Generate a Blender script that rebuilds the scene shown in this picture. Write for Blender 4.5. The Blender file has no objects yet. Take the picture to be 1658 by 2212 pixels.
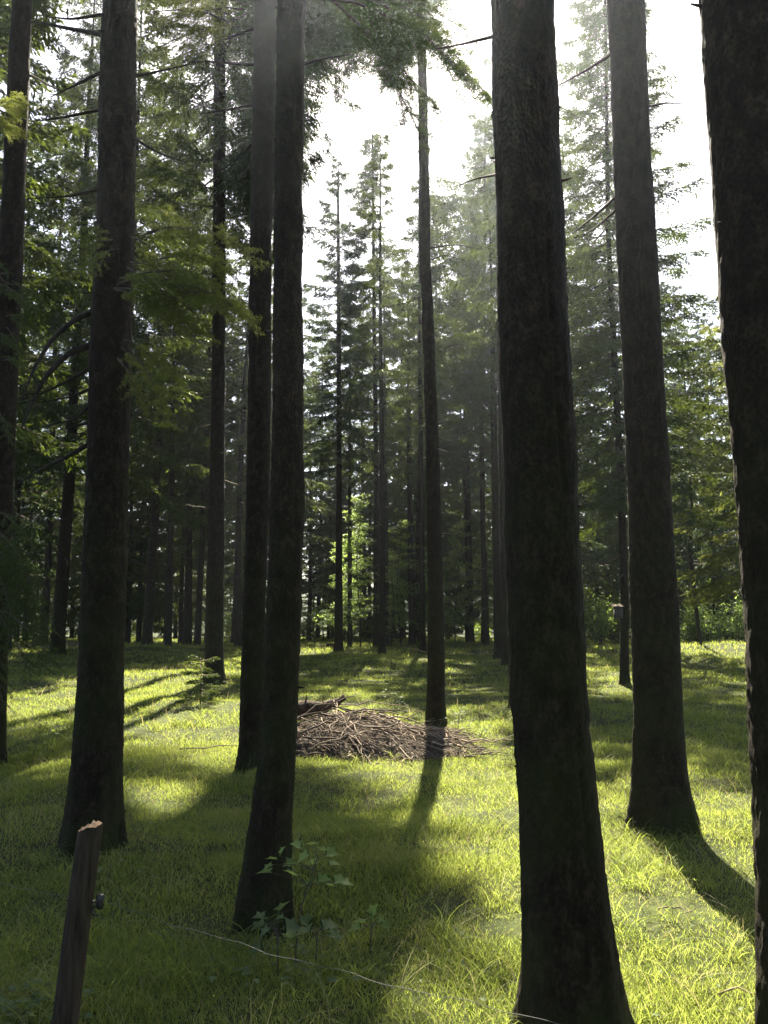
import bpy, math, random
import numpy as np
from mathutils import Vector

# ------------------------------------------------------------ camera, sky, sun, exposure
sc = bpy.context.scene
C = bpy.context.scene.collection
F_, CX, CY = 1720.0, 829.0, 1106.0         # focal length and centre in units of a 1658 x 2212 picture
PITCH = math.radians(7.9)
EYE = 1.62
SUN_EL, SUN_AZ = math.radians(50), math.radians(4.6)   # azimuth to the right of straight ahead (+Y)

cd = bpy.data.cameras.new('camera'); cam = bpy.data.objects.new('camera', cd); C.objects.link(cam)
cam.location = (0, 0, EYE); cam.rotation_euler = (math.pi/2 + PITCH, 0, 0)
cd.sensor_fit = 'VERTICAL'; cd.sensor_height = 24.0; cd.lens = 24.0*F_/2212.0
cd.clip_start = 0.05; cd.clip_end = 5000
sc.camera = cam

w = bpy.data.worlds.new('World'); sc.world = w; w.use_nodes = True
nt = w.node_tree; nt.nodes.clear()
sky = nt.nodes.new('ShaderNodeTexSky'); sky.sky_type = 'NISHITA'; sky.sun_disc = False
sky.sun_elevation = SUN_EL; sky.sun_rotation = SUN_AZ
sky.dust_density = 4.0; sky.air_density = 1.0; sky.altitude = 500
bg = nt.nodes.new('ShaderNodeBackground'); bg.inputs[1].default_value = 0.038
wo = nt.nodes.new('ShaderNodeOutputWorld')
nt.links.new(sky.outputs[0], bg.inputs[0]); nt.links.new(bg.outputs[0], wo.inputs[0])

sl = bpy.data.lights.new('sun', 'SUN'); sun = bpy.data.objects.new('sun', sl); C.objects.link(sun)
sl.energy = 5.0; sl.angle = math.radians(0.53); sl.color = (1.0, 0.90, 0.72)
SD = Vector((math.sin(SUN_AZ)*math.cos(SUN_EL), math.cos(SUN_AZ)*math.cos(SUN_EL), math.sin(SUN_EL)))
sun.rotation_euler = SD.to_track_quat('Z', 'Y').to_euler()
sun.location = (5, 30, 60)

sc.view_settings.view_transform = 'Standard'; sc.view_settings.look = 'None'
sc.view_settings.gamma = 1.0; sc.view_settings.exposure = 2.85
sc.render.engine = 'CYCLES'
cy = sc.cycles
cy.max_bounces = 6; cy.diffuse_bounces = 3; cy.glossy_bounces = 1; cy.transmission_bounces = 4
cy.transparent_max_bounces = 4; cy.volume_bounces = 0
cy.use_denoising = True
cy.sample_clamp_indirect = 4.0

# ------------------------------------------------------------ noise and terrain
def _hash(ix, iy, iz, seed=0):
    n = (ix.astype(np.int64)*73856093) ^ (iy.astype(np.int64)*19349663) ^ (iz.astype(np.int64)*83492791) ^ (seed*2654435761)
    n = (n ^ (n >> 13)) & 0xffffffff
    n = (n*1274126177) & 0xffffffff
    n = n ^ (n >> 16)
    return (n & 0xffff)/65535.0
def noise3(x, y, z, seed=0):
    x, y, z = np.broadcast_arrays(np.asarray(x, float), np.asarray(y, float), np.asarray(z, float))
    ix, iy, iz = np.floor(x), np.floor(y), np.floor(z)
    fx, fy, fz = x-ix, y-iy, z-iz
    fx, fy, fz = fx*fx*(3-2*fx), fy*fy*(3-2*fy), fz*fz*(3-2*fz)
    r = 0
    for a in (0, 1):
        for b in (0, 1):
            for c in (0, 1):
                r = r + _hash(ix+a, iy+b, iz+c, seed)*(fx if a else 1-fx)*(fy if b else 1-fy)*(fz if c else 1-fz)
    return r*2-1
def noise2(x, y, seed=0): return noise3(x, y, 0.5, seed)
def sstep(a, b, x):
    t = np.clip((np.asarray(x, float)-a)/(b-a), 0, 1); return t*t*(3-2*t)

MOUNDS = [(12.6, 31.0, 2.6, 0.45), (7.6, 12.2, 1.3, 0.13), (-8.5, 30, 3, 0.25), (-3.2, 14, 1.6, 0.16), (2.3, 16, 1.8, 0.15),
          (-5.2, 19.5, 2.2, 0.22), (3.0, 23, 2.2, 0.2), (-1.5, 26, 2.5, 0.2), (6.5, 19, 2.0, 0.15)]
def hgt(x, y):
    x = np.asarray(x, float); y = np.asarray(y, float)
    r = np.hypot(x, y)
    h = 0.50*sstep(8, 38, r) - 3.0*sstep(80, 220, r)
    h = h + 0.11*noise2(x/4.3, y/4.3, 3)*sstep(3, 12, r) + 0.105*noise2(x/1.5, y/1.5, 5) + 0.03*noise2(x/.45, y/.45, 7)
    for mx, my, mr, mh in MOUNDS:
        h = h + mh*np.exp(-((x-mx)**2+(y-my)**2)/(mr*mr))
    return h

FV = np.array([0, math.cos(PITCH), math.sin(PITCH)]); UV = np.array([0, -math.sin(PITCH), math.cos(PITCH)])
def ray(px, py):
    return np.array([(px-CX)/F_, 0, 0]) + UV*((CY-py)/F_) + FV
def ground(px, py):
    d = ray(px, py); t = 1.5
    while t < 400:
        p = d*t
        if EYE + p[2] <= float(hgt(p[0], p[1])): break
        t += 0.02 if t < 60 else 0.5
    return p[0], p[1]
def at(px, py, Y):
    d = ray(px, py); t = Y/d[1]
    return np.array([d[0]*t, Y, EYE+d[2]*t])
def proj(P):
    P = np.asarray(P, float); q = P - np.array([0, 0, EYE])
    dep = q@FV
    dep = np.where(dep > 0.05, dep, 0.05)
    return CX+F_*q[..., 0]/dep, CY-F_*(q@UV)/dep

# the sunlit clearings on the ground: no twig outside the view hangs between them and the sun
LIT = [
 [(900,1640),(1110,1655),(1130,1700),(1140,2300),(690,2300),(640,2200),(625,2100),(640,2010),(700,1950),(850,1890),(905,1780),(880,1700)],
 [(1270,1570),(1370,1570),(1480,1610),(1500,1640),(1560,1600),(1680,1590),(1800,1800),(1800,2300),(1290,2300)],
 [(60,1385),(470,1352),(560,1352),(560,1400),(400,1412),(270,1420),(60,1470)],
 [(270,1465),(440,1462),(470,1480),(560,1440),(560,1530),(420,1560),(270,1520)],
 [(640,1385),(760,1405),(860,1430),(830,1470),(830,1520),(640,1510)],
 [(960,1530),(1110,1500),(1110,1640),(1050,1640),(980,1600)],
 [(1270,1390),(1350,1388),(1350,1440),(1270,1440)],
]
def in_poly(x, y, poly):
    ins = np.zeros(x.shape, bool); n = len(poly)
    for i in range(n):
        x1, y1 = poly[i]; x2, y2 = poly[(i+1) % n]
        c = ((y1 > y) != (y2 > y))
        with np.errstate(divide='ignore', invalid='ignore'):
            xi = (x2-x1)*(y-y1)/((y2-y1) if y2 != y1 else 1e-9)+x1
        ins ^= c & (x < xi)
    return ins
def sun_hits_clearing(P):
    """True where the shadow of point P would fall on a clearing."""
    z = P[..., 2]-0.25
    G = np.stack([P[..., 0]-z*SD.x/SD.z, P[..., 1]-z*SD.y/SD.z, np.full(z.shape, 0.25)], -1)
    ok = G[..., 1] > 2.0
    px, py = proj(G)
    r = np.zeros(px.shape, bool)
    for poly in LIT: r |= in_poly(px, py, poly)
    return r & ok
LITUP = [(5.6, [(225,430),(500,480),(500,690),(240,840)]), (8.6, [(330,-60),(550,-60),(550,150),(330,150)]), (8.7, [(-60,150),(80,150),(80,300),(-60,300)]),
         (37, [(1250,1200),(1345,1200),(1345,1390),(1250,1390)]), (35.5, [(1465,1240),(1610,1240),(1610,1400),(1465,1400)]), (37, [(690,1060),(1070,1080),(1070,1340),(690,1340)]),
         (4.05, [(560,1740),(860,1740),(860,1990),(640,1990)])]
def sun_hits_bough(P):
    """True where the shadow of point P would fall on foliage that stands in the sun"""
    r = np.zeros(P.shape[:-1], bool)
    for Y, poly in LITUP:
        s_ = (P[..., 1]-Y)/SD.y; Q = P-np.asarray(SD)*s_[..., None]; px, py = proj(Q)
        r |= in_poly(px, py, poly) & (s_ > 1.5)
    return r
def out_of_view(P, m=25):
    px, py = proj(P); return (py < -m) | (px < -m) | (px > 1658+m)

# ------------------------------------------------------------ materials
def newmat(name):
    m = bpy.data.materials.new(name); m.use_nodes = True; m.node_tree.nodes.clear(); return m, m.node_tree
def N(t, kind, **kw):
    n = t.nodes.new(kind)
    for k, v in kw.items():
        if k in n.inputs: n.inputs[k].default_value = v
        else: setattr(n, k, v)
    return n
def ramp(t, fac, stops):
    r = t.nodes.new('ShaderNodeValToRGB'); e = r.color_ramp.elements
    e[0].position, e[0].color = stops[0][0], (*stops[0][1], 1)
    e[1].position, e[1].color = stops[-1][0], (*stops[-1][1], 1)
    for p, c in stops[1:-1]:
        q = e.new(p); q.color = (*c, 1)
    t.links.new(fac, r.inputs[0]); return r.outputs[0]

def bark_mat(name, dark, mid, light, moss=0.6, scale=1.0, bump=0.5, bdist=0.02):
    m, t = newmat(name); L = t.links
    co = N(t, 'ShaderNodeTexCoord'); mp = N(t, 'ShaderNodeMapping'); mp.inputs['Scale'].default_value = (scale, scale, scale*0.6)
    L.new(co.outputs['Object'], mp.inputs[0])
    n1 = N(t, 'ShaderNodeTexNoise', Scale=17.0, Detail=10.0, Roughness=0.72); L.new(mp.outputs[0], n1.inputs['Vector'])
    v = N(t, 'ShaderNodeTexVoronoi', Scale=75.0); v.distance = 'EUCLIDEAN'; L.new(mp.outputs[0], v.inputs['Vector'])
    nb = N(t, 'ShaderNodeTexNoise', Scale=2.3, Detail=4.0, Roughness=0.6); L.new(co.outputs['Object'], nb.inputs['Vector'])
    add = N(t, 'ShaderNodeMath', operation='ADD'); L.new(n1.outputs[0], add.inputs[0])
    ml = N(t, 'ShaderNodeMath', operation='MULTIPLY'); ml.inputs[1].default_value = 0.22
    L.new(v.outputs['Distance'], ml.inputs[0]); L.new(ml.outputs[0], add.inputs[1])
    col = ramp(t, add.outputs[0], [(0.36, dark), (0.62, mid), (0.85, light)])
    mix = N(t, 'ShaderNodeMix', data_type='RGBA')
    sep = N(t, 'ShaderNodeSeparateXYZ'); L.new(co.outputs['Object'], sep.inputs[0])
    mr = N(t, 'ShaderNodeMapRange'); mr.inputs[1].default_value = 3.0; mr.inputs[2].default_value = 0.0
    mr.inputs[3].default_value = 0.0; mr.inputs[4].default_value = moss
    L.new(sep.outputs[2], mr.inputs[0])
    mn = N(t, 'ShaderNodeMath', operation='MULTIPLY'); L.new(mr.outputs[0], mn.inputs[0])
    rr = ramp(t, nb.outputs[0], [(0.38, (0, 0, 0)), (0.62, (1, 1, 1))]); L.new(rr, mn.inputs[1])
    L.new(mn.outputs[0], mix.inputs[0]); L.new(col, mix.inputs[6]); mix.inputs[7].default_value = (0.03, 0.038, 0.008, 1)
    b = N(t, 'ShaderNodeBump', Strength=bump, Distance=bdist); L.new(add.outputs[0], b.inputs['Height'])
    p = N(t, 'ShaderNodeBsdfPrincipled', Roughness=0.92); p.inputs['Specular IOR Level'].default_value = 0.15
    L.new(mix.outputs[2], p.inputs['Base Color']); L.new(b.outputs[0], p.inputs['Normal'])
    o = N(t, 'ShaderNodeOutputMaterial'); L.new(p.outputs[0], o.inputs[0]); return m

def leaf_mat(name, c1, c2, trans, tw=0.5, rough=0.55, nscale=2.0, c3=None):
    """two-tone foliage; TRANS is the colour of the light that comes through"""
    m, t = newmat(name); L = t.links
    g = N(t, 'ShaderNodeNewGeometry')
    n1 = N(t, 'ShaderNodeTexNoise', Scale=nscale, Detail=3.0); L.new(g.outputs['Position'], n1.inputs['Vector'])
    ad = N(t, 'ShaderNodeMath', operation='MULTIPLY_ADD'); L.new(g.outputs['Random Per Island'], ad.inputs[0]); ad.inputs[1].default_value = 0.5
    L.new(n1.outputs[0], ad.inputs[2])
    st = [(0.45, c1), (1.0, c2)] if c3 is None else [(0.4, c1), (0.8, c2), (1.08, c3)]
    col = ramp(t, ad.outputs[0], st)
    p = N(t, 'ShaderNodeBsdfPrincipled', Roughness=rough); p.inputs['Specular IOR Level'].default_value = 0.16
    L.new(col, p.inputs['Base Color'])
    tr = N(t, 'ShaderNodeBsdfTranslucent')
    mm = N(t, 'ShaderNodeMix', data_type='RGBA'); mm.inputs[0].default_value = 0.65
    mm.inputs[7].default_value = (*trans, 1); L.new(col, mm.inputs[6]); L.new(mm.outputs[2], tr.inputs[0])
    mx = N(t, 'ShaderNodeMixShader'); mx.inputs[0].default_value = tw
    L.new(p.outputs[0], mx.inputs[1]); L.new(tr.outputs[0], mx.inputs[2])
    o = N(t, 'ShaderNodeOutputMaterial'); L.new(mx.outputs[0], o.inputs[0]); return m

def plain_mat(name, stops, scale=8.0, rough=0.9, bump=0.3, bdist=0.01, stretch=(1, 1, 1), spec=0.2, detail=6.0):
    m, t = newmat(name); L = t.links
    co = N(t, 'ShaderNodeTexCoord'); mp = N(t, 'ShaderNodeMapping'); mp.inputs['Scale'].default_value = stretch
    L.new(co.outputs['Object'], mp.inputs[0])
    n1 = N(t, 'ShaderNodeTexNoise', Scale=scale, Detail=detail, Roughness=0.65); L.new(mp.outputs[0], n1.inputs['Vector'])
    col = ramp(t, n1.outputs[0], stops)
    b = N(t, 'ShaderNodeBump', Strength=bump, Distance=bdist); L.new(n1.outputs[0], b.inputs['Height'])
    p = N(t, 'ShaderNodeBsdfPrincipled', Roughness=rough); p.inputs['Specular IOR Level'].default_value = spec
    L.new(col, p.inputs['Base Color']); L.new(b.outputs[0], p.inputs['Normal'])
    o = N(t, 'ShaderNodeOutputMaterial'); L.new(p.outputs[0], o.inputs[0]); return m

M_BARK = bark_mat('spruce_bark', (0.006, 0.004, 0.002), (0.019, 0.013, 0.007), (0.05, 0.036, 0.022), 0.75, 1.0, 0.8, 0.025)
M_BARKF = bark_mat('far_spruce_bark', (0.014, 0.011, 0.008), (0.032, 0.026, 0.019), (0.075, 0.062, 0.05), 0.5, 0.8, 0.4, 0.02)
M_TWIGD = plain_mat('silhouette_dead_branch', [(0.3, (0.012, 0.009, 0.006)), (0.7, (0.045, 0.035, 0.025))], 20)  # darker copy of the dead twig, backlit silhouette put into the colour
M_TWIG = plain_mat('dead_twig', [(0.3, (0.04, 0.03, 0.022)), (0.7, (0.12, 0.10, 0.075))], 20)
M_NEEDLE = leaf_mat('spruce_needles', (0.016, 0.034, 0.009), (0.045, 0.078, 0.018), (0.13, 0.17, 0.022), 0.34)
M_NEEDLE2 = leaf_mat('grey_green_needles', (0.018, 0.038, 0.018), (0.045, 0.078, 0.03), (0.10, 0.15, 0.035), 0.3)
M_NEEDLESUN = leaf_mat('sunlit_yellow_green_needles', (0.04, 0.058, 0.014), (0.10, 0.125, 0.028), (0.30, 0.34, 0.06), 0.5)  # sunlit copy of the spruce needles, the sun put into the colour
M_BEECH = leaf_mat('beech_leaves', (0.07, 0.12, 0.025), (0.13, 0.19, 0.04), (0.34, 0.48, 0.10), 0.5, 0.5)
M_BUSH = leaf_mat('bush_leaves', (0.04, 0.08, 0.012), (0.10, 0.16, 0.022), (0.28, 0.40, 0.04), 0.5, 0.5)
M_GRASS = leaf_mat('grass_blades', (0.034, 0.070, 0.015), (0.082, 0.112, 0.026), (0.41, 0.49, 0.085), 0.52, 0.62, 1.1, (0.21, 0.20, 0.07))
M_STRAW = leaf_mat('dry_grass', (0.16, 0.15, 0.07), (0.28, 0.25, 0.12), (0.35, 0.3, 0.12), 0.45, 0.6)
M_LEAF = leaf_mat('sapling_leaves', (0.08, 0.14, 0.035), (0.15, 0.21, 0.06), (0.36, 0.48, 0.10), 0.45, 0.5, 6.0)
M_PALE = leaf_mat('pale_leaves', (0.05, 0.08, 0.025), (0.11, 0.14, 0.06), (0.22, 0.3, 0.1), 0.4, 0.65, 9.0)
M_SOIL = plain_mat('mossy_soil', [(0.3, (0.014, 0.016, 0.005)), (0.55, (0.028, 0.038, 0.008)), (0.75, (0.055, 0.06, 0.015))], 3.0, 1.0, 0.8, 0.05, detail=10.0)
M_STICK = plain_mat('grey_brown_sticks', [(0.3, (0.08, 0.062, 0.045)), (0.7, (0.29, 0.23, 0.17))], 14, stretch=(1, 1, 1))
M_STICKD = plain_mat('dark_brown_sticks', [(0.3, (0.03, 0.023, 0.017)), (0.7, (0.15, 0.12, 0.09))], 14)
M_STICKP = plain_mat('pale_bare_sticks', [(0.3, (0.16, 0.12, 0.08)), (0.7, (0.34, 0.27, 0.19))], 14)
M_LOG = plain_mat('rotten_log', [(0.35, (0.02, 0.014, 0.01)), (0.7, (0.10, 0.07, 0.045))], 9, bump=1.0, bdist=0.05)
M_POST = plain_mat('weathered_post', [(0.3, (0.014, 0.010, 0.006)), (0.7, (0.07, 0.05, 0.032))], 12, bump=0.8, bdist=0.01, stretch=(5, 5, 0.6))
M_POSTTOP = plain_mat('sunlit_cut_post_top', [(0.3, (0.30, 0.16, 0.08)), (0.7, (0.62, 0.42, 0.24))], 60, bump=0.8, bdist=0.01)  # cut wood with the sun's orange glow mixed into its colour
M_BLACK = plain_mat('black_plastic_and_hole_shade', [(0.4, (0.008, 0.008, 0.009)), (0.6, (0.015, 0.015, 0.016))], 5, rough=0.35, bump=0.0, spec=0.5)
M_WIRE = plain_mat('galvanised_wire', [(0.4, (0.05, 0.05, 0.045)), (0.6, (0.10, 0.10, 0.09))], 40, rough=0.7, bump=0.0, spec=0.5)
M_BOX = plain_mat('weathered_boards', [(0.4, (0.05, 0.042, 0.035)), (0.6, (0.12, 0.105, 0.09))], 12, stretch=(1, 1, 5))
M_HILL = plain_mat('forested_hillside', [(0.35, (0.02, 0.035, 0.02)), (0.65, (0.05, 0.07, 0.035))], 0.05, bump=0.0)

# ------------------------------------------------------------ mesh helpers
class MB:
    """collects vertices and faces and links them as ONE mesh object"""
    def __init__(s): s.v = []; s.q = []; s.t = []; s.n = 0
    def add(s, V, quads=None, tris=None):
        V = np.asarray(V, np.float32).reshape(-1, 3); s.v.append(V)
        if quads is not None and len(quads): s.q.append(np.asarray(quads, np.int64).reshape(-1, 4)+s.n)
        if tris is not None and len(tris): s.t.append(np.asarray(tris, np.int64).reshape(-1, 3)+s.n)
        s.n += len(V)
    def tube(s, P, R, sides=6, cap=True):
        P = np.asarray(P, float); R = np.broadcast_to(np.asarray(R, float), (len(P),))
        T = np.gradient(P, axis=0); T /= np.linalg.norm(T, axis=1)[:, None]+1e-9
        ref = np.array([0, 0, 1.0]) if abs(T[0][2]) < 0.9 else np.array([1.0, 0, 0])
        A = np.cross(T, ref); A /= np.linalg.norm(A, axis=1)[:, None]+1e-9
        B = np.cross(T, A)
        a = np.arange(sides)/sides*2*math.pi
        V = P[:, None]+R[:, None, None]*(np.cos(a)[None, :, None]*A[:, None]+np.sin(a)[None, :, None]*B[:, None])
        n = len(P); i = np.arange(n-1)[:, None]*sides; j = np.arange(sides)[None]; k = (j+1) % sides
        Q = np.stack([i+j, i+k, i+sides+k, i+sides+j], -1).reshape(-1, 4)
        T3 = []
        V = V.reshape(-1, 3)
        if cap:
            V = np.concatenate([V, P[:1], P[-1:]]); c0, c1 = n*sides, n*sides+1
            for q in range(sides):
                T3.append((c0, (q+1) % sides, q)); T3.append((c1, (n-1)*sides+q, (n-1)*sides+(q+1) % sides))
        s.add(V, Q, T3)
    def diamonds(s, P, D, S, l, w):
        """pointed slips from P along D, side S, length l, width w"""
        l = np.asarray(l)[:, None]; w = np.asarray(w)[:, None]
        V = np.stack([P, P+D*l*0.45+S*w*0.5, P+D*l, P+D*l*0.45-S*w*0.5], 1)
        n = len(P); s.add(V.reshape(-1, 3), np.arange(n*4).reshape(-1, 4))
    def mesh(s, name, mat, smooth=False):
        me = bpy.data.meshes.new(name)
        V = np.concatenate(s.v) if s.v else np.zeros((0, 3), np.float32)
        Q = np.concatenate(s.q) if s.q else np.zeros((0, 4), np.int64)
        T = np.concatenate(s.t) if s.t else np.zeros((0, 3), np.int64)
        me.vertices.add(len(V)); me.vertices.foreach_set('co', V.ravel())
        loops = np.concatenate([Q.ravel(), T.ravel()]).astype(np.int32)
        me.loops.add(len(loops)); me.loops.foreach_set('vertex_index', loops)
        nf = len(Q)+len(T); me.polygons.add(nf)
        st = np.concatenate([np.arange(len(Q))*4, len(Q)*4+np.arange(len(T))*3]).astype(np.int32)
        me.polygons.foreach_set('loop_start', st)
        if smooth: me.polygons.foreach_set('use_smooth', np.ones(nf, bool))
        me.materials.append(mat); me.update(calc_edges=True); me.validate()
        return me
    def build(s, name, mat, parent=None, smooth=False, loc=None):
        o = bpy.data.objects.new(name, s.mesh(name, mat, smooth)); C.objects.link(o)
        if parent: o.parent = parent
        if loc is not None: o.location = loc
        return o
def unit(v):
    return v/(np.linalg.norm(v, axis=-1, keepdims=True)+1e-9)
def tag(o, label=None, cat=None, group=None, kind=None):
    if label: o['label'] = label
    if cat: o['category'] = cat
    if group: o['group'] = group
    if kind: o['kind'] = kind
    return o
def empty(name, loc, label=None, cat=None, group=None):
    o = bpy.data.objects.new(name, None); o.empty_display_size = 0.2; o.location = loc; C.objects.link(o)
    return tag(o, label, cat, group)

# ------------------------------------------------------------ ground, hills
def build_ground():
    u = np.linspace(-1, 1, 620); X = 14*u + 8*u**3 + 423*np.sign(u)*np.abs(u)**11
    v = np.linspace(0, 1, 700); Y = -12 + 24*v + 34*v**2.2 + 400*v**14
    GX, GY = np.meshgrid(X, Y); Z = hgt(GX, GY)
    V = np.stack([GX, GY, Z], -1).reshape(-1, 3)
    nx, ny = len(X), len(Y)
    i = np.arange(ny-1)[:, None]*nx; j = np.arange(nx-1)[None]
    m = MB(); m.add(V, np.stack([i+j, i+j+1, i+nx+j+1, i+nx+j], -1).reshape(-1, 4))
    o = m.build('ground', M_SOIL, smooth=True); tag(o, kind='structure')
build_ground()
def build_hills():
    m = MB(); xs = np.linspace(-430, 430, 160); ds = np.linspace(0, 1, 14)
    GX, T = np.meshgrid(xs, ds)
    top = 24+7*noise2(xs/70, 1.3, 11)+3*noise2(xs/22, 4.1, 12)+1.5*noise2(xs/5, 2.2, 13)
    GY = 185+T*70+6*noise2(GX/30, T*3, 4)
    Z = -6+top[None]*np.sin(T*math.pi*0.5)**0.9+1.2*noise2(GX/6, T*12, 9)
    V = np.stack([GX, GY, Z], -1).reshape(-1, 3); nx = len(xs)
    i = np.arange(len(ds)-1)[:, None]*nx; j = np.arange(nx-1)[None]
    m.add(V, np.stack([i+j, i+j+1, i+nx+j+1, i+nx+j], -1).reshape(-1, 4))
    tag(m.build('hills', M_HILL, smooth=True), kind='structure')
build_hills()

# ------------------------------------------------------------ trees
def trunk_axis(rows, Y, base, H):
    """rows: (picture y, left x, right x) from top down, turned into centre and radius by height at distance Y"""
    pts = []
    for py, xl, xr in rows:
        c = at((xl+xr)/2, py, Y); dep = (c-np.array([0, 0, EYE]))@FV
        # half the width seen, corrected for the slant of the view
        rad = (xr-xl)/2/F_*dep
        k = math.sqrt(1+((xl+xr)/2-CX)**2/F_**2)
        pts.append((c[2], c[0], rad/k))
    pts.sort()
    z = np.array([p[0] for p in pts]); x = np.array([p[1] for p in pts]); r = np.array([p[2] for p in pts])
    # extend up in a straight line to the top
    zt, xt, rt = z[-1], x[-1], r[-1]
    sl = (x[-1]-x[0])/max(z[-1]-z[0], .5)
    if H > zt+0.5:
        z = np.append(z, [zt+(H-zt)*.5, H]); x = np.append(x, [xt+sl*(H-zt)*.3, xt+sl*(H-zt)*.4]); r = np.append(r, [rt*.6, 0.012])
    z0 = base-0.35
    if z[0] > z0: z = np.insert(z, 0, z0); x = np.insert(x, 0, x[0]-(0)); r = np.insert(r, 0, r[0]*1.12)
    return (lambda q: np.interp(q, z, x)), (lambda q: np.interp(q, z, r))

def trunk_mesh(fx, fr, X0, Y0, zb, H, near, seed, zview, groove=()):
    sides = 96 if near == 2 else (40 if near == 1 else 14)
    dz = 0.022 if near == 2 else (0.06 if near == 1 else 0.5)
    zs = np.concatenate([np.arange(zb-0.3, min(zview, H), dz), np.linspace(min(zview, H), H, 14)]) if near else np.linspace(zb-.3, H, 40)
    zs = np.unique(np.round(zs, 4))
    a = np.arange(sides)/sides*2*math.pi
    ZZ, AA = np.meshgrid(zs, a, indexing='ij')
    R = fr(ZZ)
    hb = ZZ-zb
    # buttress roots
    rs = random.Random(seed)
    nroot = rs.choice([4, 5, 6]); ph = rs.uniform(0, 6)
    fl = np.exp(-np.clip(hb, 0, 9)/0.20)
    R = R*(1+fl*(0.06+0.26*np.maximum(0, np.cos(AA*nroot/1.0+ph+0.7*np.sin(AA+ph)))))
    # slow irregularity, then bark plates and cracks
    R = R*(1+0.035*noise3(np.cos(AA)*1.2, np.sin(AA)*1.2, ZZ*1.1, seed))
    if near:
        ca, sa = np.cos(AA)*fr(ZZ), np.sin(AA)*fr(ZZ)
        amp = 0.0040 if near == 2 else 0.005
        b = noise3(ca*26, sa*26, ZZ*11, seed+1); c = noise3(ca*60, sa*60, ZZ*26, seed+2); e = noise3(ca*9, sa*9, ZZ*3, seed+3)
        R = R+amp*(np.abs(b)*1.6-0.4)+amp*0.55*c+0.006*e
        if near == 2:
            fl2 = noise3(ca*44+3*c, sa*44, ZZ*30, seed+6); R = R+0.0042*sstep(.12, .3, fl2)*np.clip(.5+e, 0, 1)
            R = R+0.0022*noise3(ca*130, sa*130, ZZ*70, seed+4)
    if groove:
        for ga, gw, gd in groove: R = R-gd*np.exp(-((AA-ga-.10*np.sin(ZZ*1.3)-.05*noise3(ZZ*4, 0, 0, 3))/gw)**2)*(.6+.6*noise3(ZZ*2, 1, 0, 5))
    R = np.maximum(R, 0.006)
    Xc = fx(ZZ)-X0
    V = np.stack([Xc+R*np.cos(AA), R*np.sin(AA), ZZ-zb], -1).reshape(-1, 3)
    n = len(zs); i = np.arange(n-1)[:, None]*sides; j = np.arange(sides)[None]; k = (j+1) % sides
    m = MB(); m.add(V, np.stack([i+j, i+k, i+sides+k, i+sides+j], -1).reshape(-1, 4)); return m

def dead_branch_pts(p, az, L, droop, rng, wig=0.05, curl=0.0, n=9):
    t = np.linspace(0, 1, n)
    d = np.array([math.cos(az), math.sin(az)]); s = np.array([-d[1], d[0]])
    side = np.cumsum(rng.normal(0, wig, n))*L*0.3; side -= side[0]
    up = np.cumsum(rng.normal(0, wig, n))*L*0.2; up -= up[0]
    P = np.zeros((n, 3))
    P[:, 0] = d[0]*L*t+s[0]*side; P[:, 1] = d[1]*L*t+s[1]*side
    P[:, 2] = droop*L*t+curl*L*t*t+up
    return P+np.asarray(p)

def side_twigs(m, P, r0, rng, n=6, L=0.3):
    for _ in range(n):
        k = rng.integers(2, len(P)-1); b = P[k]; d = P[k]-P[k-1]; d = d/np.linalg.norm(d)
        v = unit(d+rng.normal(0, .7, 3)+np.array([0, 0, -.2])); l = L*rng.uniform(.4, 1)
        q = np.stack([b, b+v*l*.5+rng.normal(0, .02, 3), b+v*l+np.array([0, 0, -.1*l])])
        m.tube(q, [r0*.4, r0*.28, r0*.1], 3, False)

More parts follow.
